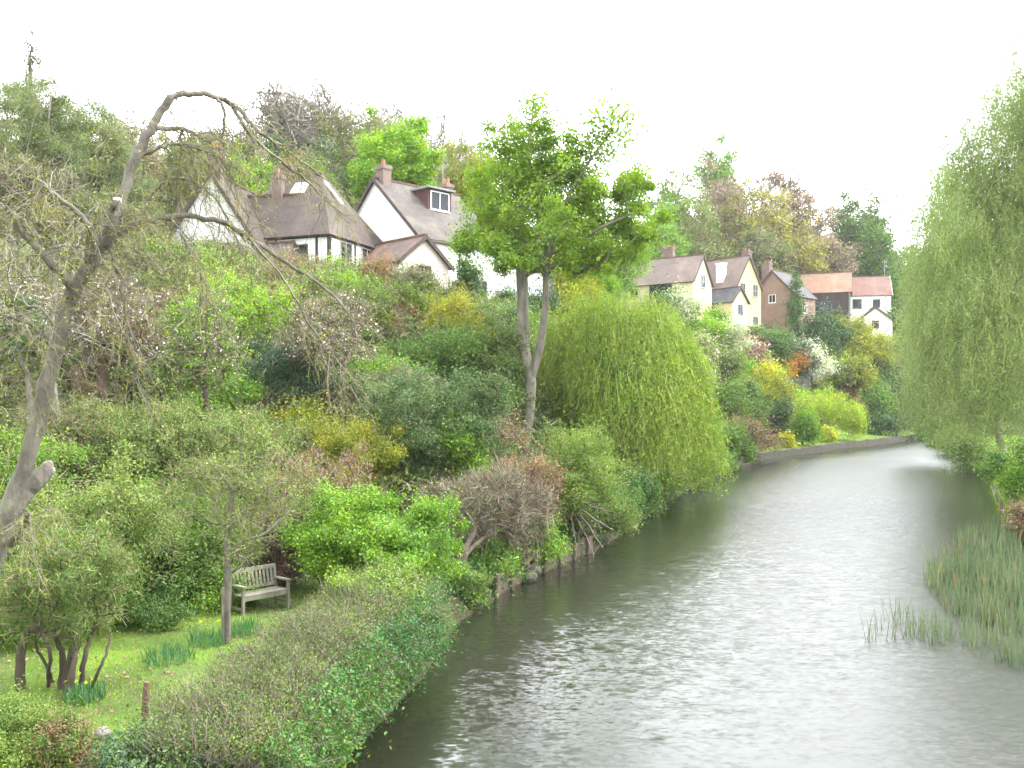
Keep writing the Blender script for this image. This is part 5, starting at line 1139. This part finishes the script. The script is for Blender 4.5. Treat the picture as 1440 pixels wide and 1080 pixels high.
# ================================================================ east bank: grass, brambles, reeds
P = land_points(rf, 42000, -14, -.3, 26, 130, RB); g = Geo(); blades(g, rf, P-(0, 0, .03), .42, .035, .4); tag(g.build('bank_grass', G['grass']), kind='stuff')
for px, Y, w_, top, k, lab in ((1440,44,60,650,('fresh','mid'),'bright green nettle bank at the reed edge'),(1398,62,40,628,('mid','fresh'),'green bramble clump under the willow trunk'),(1372,72,60,610,('olive','mid'),'olive bramble at the bend under the willows'),
      (1446,36,46,702,('brown','olive'),'brown earthy bramble overhanging the reeds'),(1350,95,60,590,('pale','mid'),'pale bush trailing into the water at the bend'),(1335,112,50,585,('mid','pale'),'green bush trailing into the water past the bend'),(1310,132,60,590,('mid','fresh'),'green bush on the inside of the river bend'),(1462,52,70,610,('mid','olive'),'dark bramble thicket beneath the huge willow')):
    S(px, None, w_, top, k, lab, Y=Y, lp=4.4, cov=3.6, seed=px)
# stepped landing stage at the bend
x, Y = X_at(1318, 139), 139.
r0 = thing('landing_stage', 'pale pinkish landing stage at the water where the river bends', 'landing stage', (x, Y, 0), radians(-20))
g = Geo(); g.box(-2.2, 2.2, -1, 1, .55, .72); g.build('deck', PINKW, r0)
for sx in (-2, 0, 2):
    for sy in (-.85, .85): g = Geo(); g.tube([(sx, sy, -.8), (sx, sy, .55)], .1, 8); g.build('post', BARKB, r0)
def reeds(name, n, poly, hgt, wid, rng, clus=60):
    out = []
    poly = np.array(poly, float); (x0, y0), (x1, y1) = poly.min(0), poly.max(0)
    cl = rng.uniform(0, 1, (clus, 2))*(x1-x0, y1-y0)+(x0, y0)
    while sum(map(len, out)) < n:
        q = np.where(rng.uniform(size=(n, 1)) < .55, cl[rng.integers(0, clus, n)]+rng.normal(size=(n, 2))*(9, 3.5), rng.uniform(0, 1, (n, 2))*(x1-x0, y1-y0)+(x0, y0))
        ins = np.zeros(n, bool); j = len(poly)-1
        for i in range(len(poly)):
            c = ((poly[i, 1] > q[:, 1]) != (poly[j, 1] > q[:, 1]))&(q[:, 0] < (poly[j, 0]-poly[i, 0])*(q[:, 1]-poly[i, 1])/(poly[j, 1]-poly[i, 1]+1e-9)+poly[i, 0]); ins ^= c; j = i
        out.append(q[ins])
    q = np.concatenate(out)[:n]; Y = ZC*F/(q[:, 1]-HY); P = np.stack([X_at(q[:, 0], Y), Y, np.full(n, -.1)], 1)
    g = Geo(); blades(g, rng, P, hgt, wid, .13); return g
g = reeds('reeds', 2700, [(1296,822),(1325,780),(1356,752),(1410,734),(1520,728),(1520,900),(1420,895),(1330,862)], .9, .036, rf, 70)
for k_ in range(len(g.m4)): g.m4[k_] = np.repeat((rf.uniform(size=len(g.m4[k_])//2) < .05).astype(np.int32), 2)
tag(g.build('reeds', [G['reed'], G['brown']]), kind='stuff')
g = reeds('reeds', 420, [(1215,905),(1225,870),(1275,862),(1330,880),(1440,905),(1500,960),(1380,930),(1285,902)], .75, .02, rf, 26)
tag(g.build('reeds', [G['reed']]), kind='stuff')
x, Y = X_at(1352, 27.5), 27.5
snag('dead_reed_stem', 'bent pale dead stems lying in the reeds', 'stems', [([(1340,828,27.5),(1360,815,27.3),(1375,828,27.2)],2,1),([(1345,825,27.4),(1365,832,27.2),(1385,825,27)],2,1)], BARKP, 9, (x, Y, 0))

# ================================================================ thin spring haze
g = Geo(); g.box(-425, 425, -65, 645, -3, 95)
m, nt, out = newmat('thin_haze'); pv = N(nt, 'ShaderNodeVolumePrincipled', Density=.00016); pv.inputs['Color'].default_value = (.97, .98, 1, 1); pv.inputs['Anisotropy'].default_value = .2
nt.links.new(pv.outputs[0], out.inputs['Volume']); tag(g.build('haze', m), kind='stuff')
scene.cycles.volume_bounces = 0
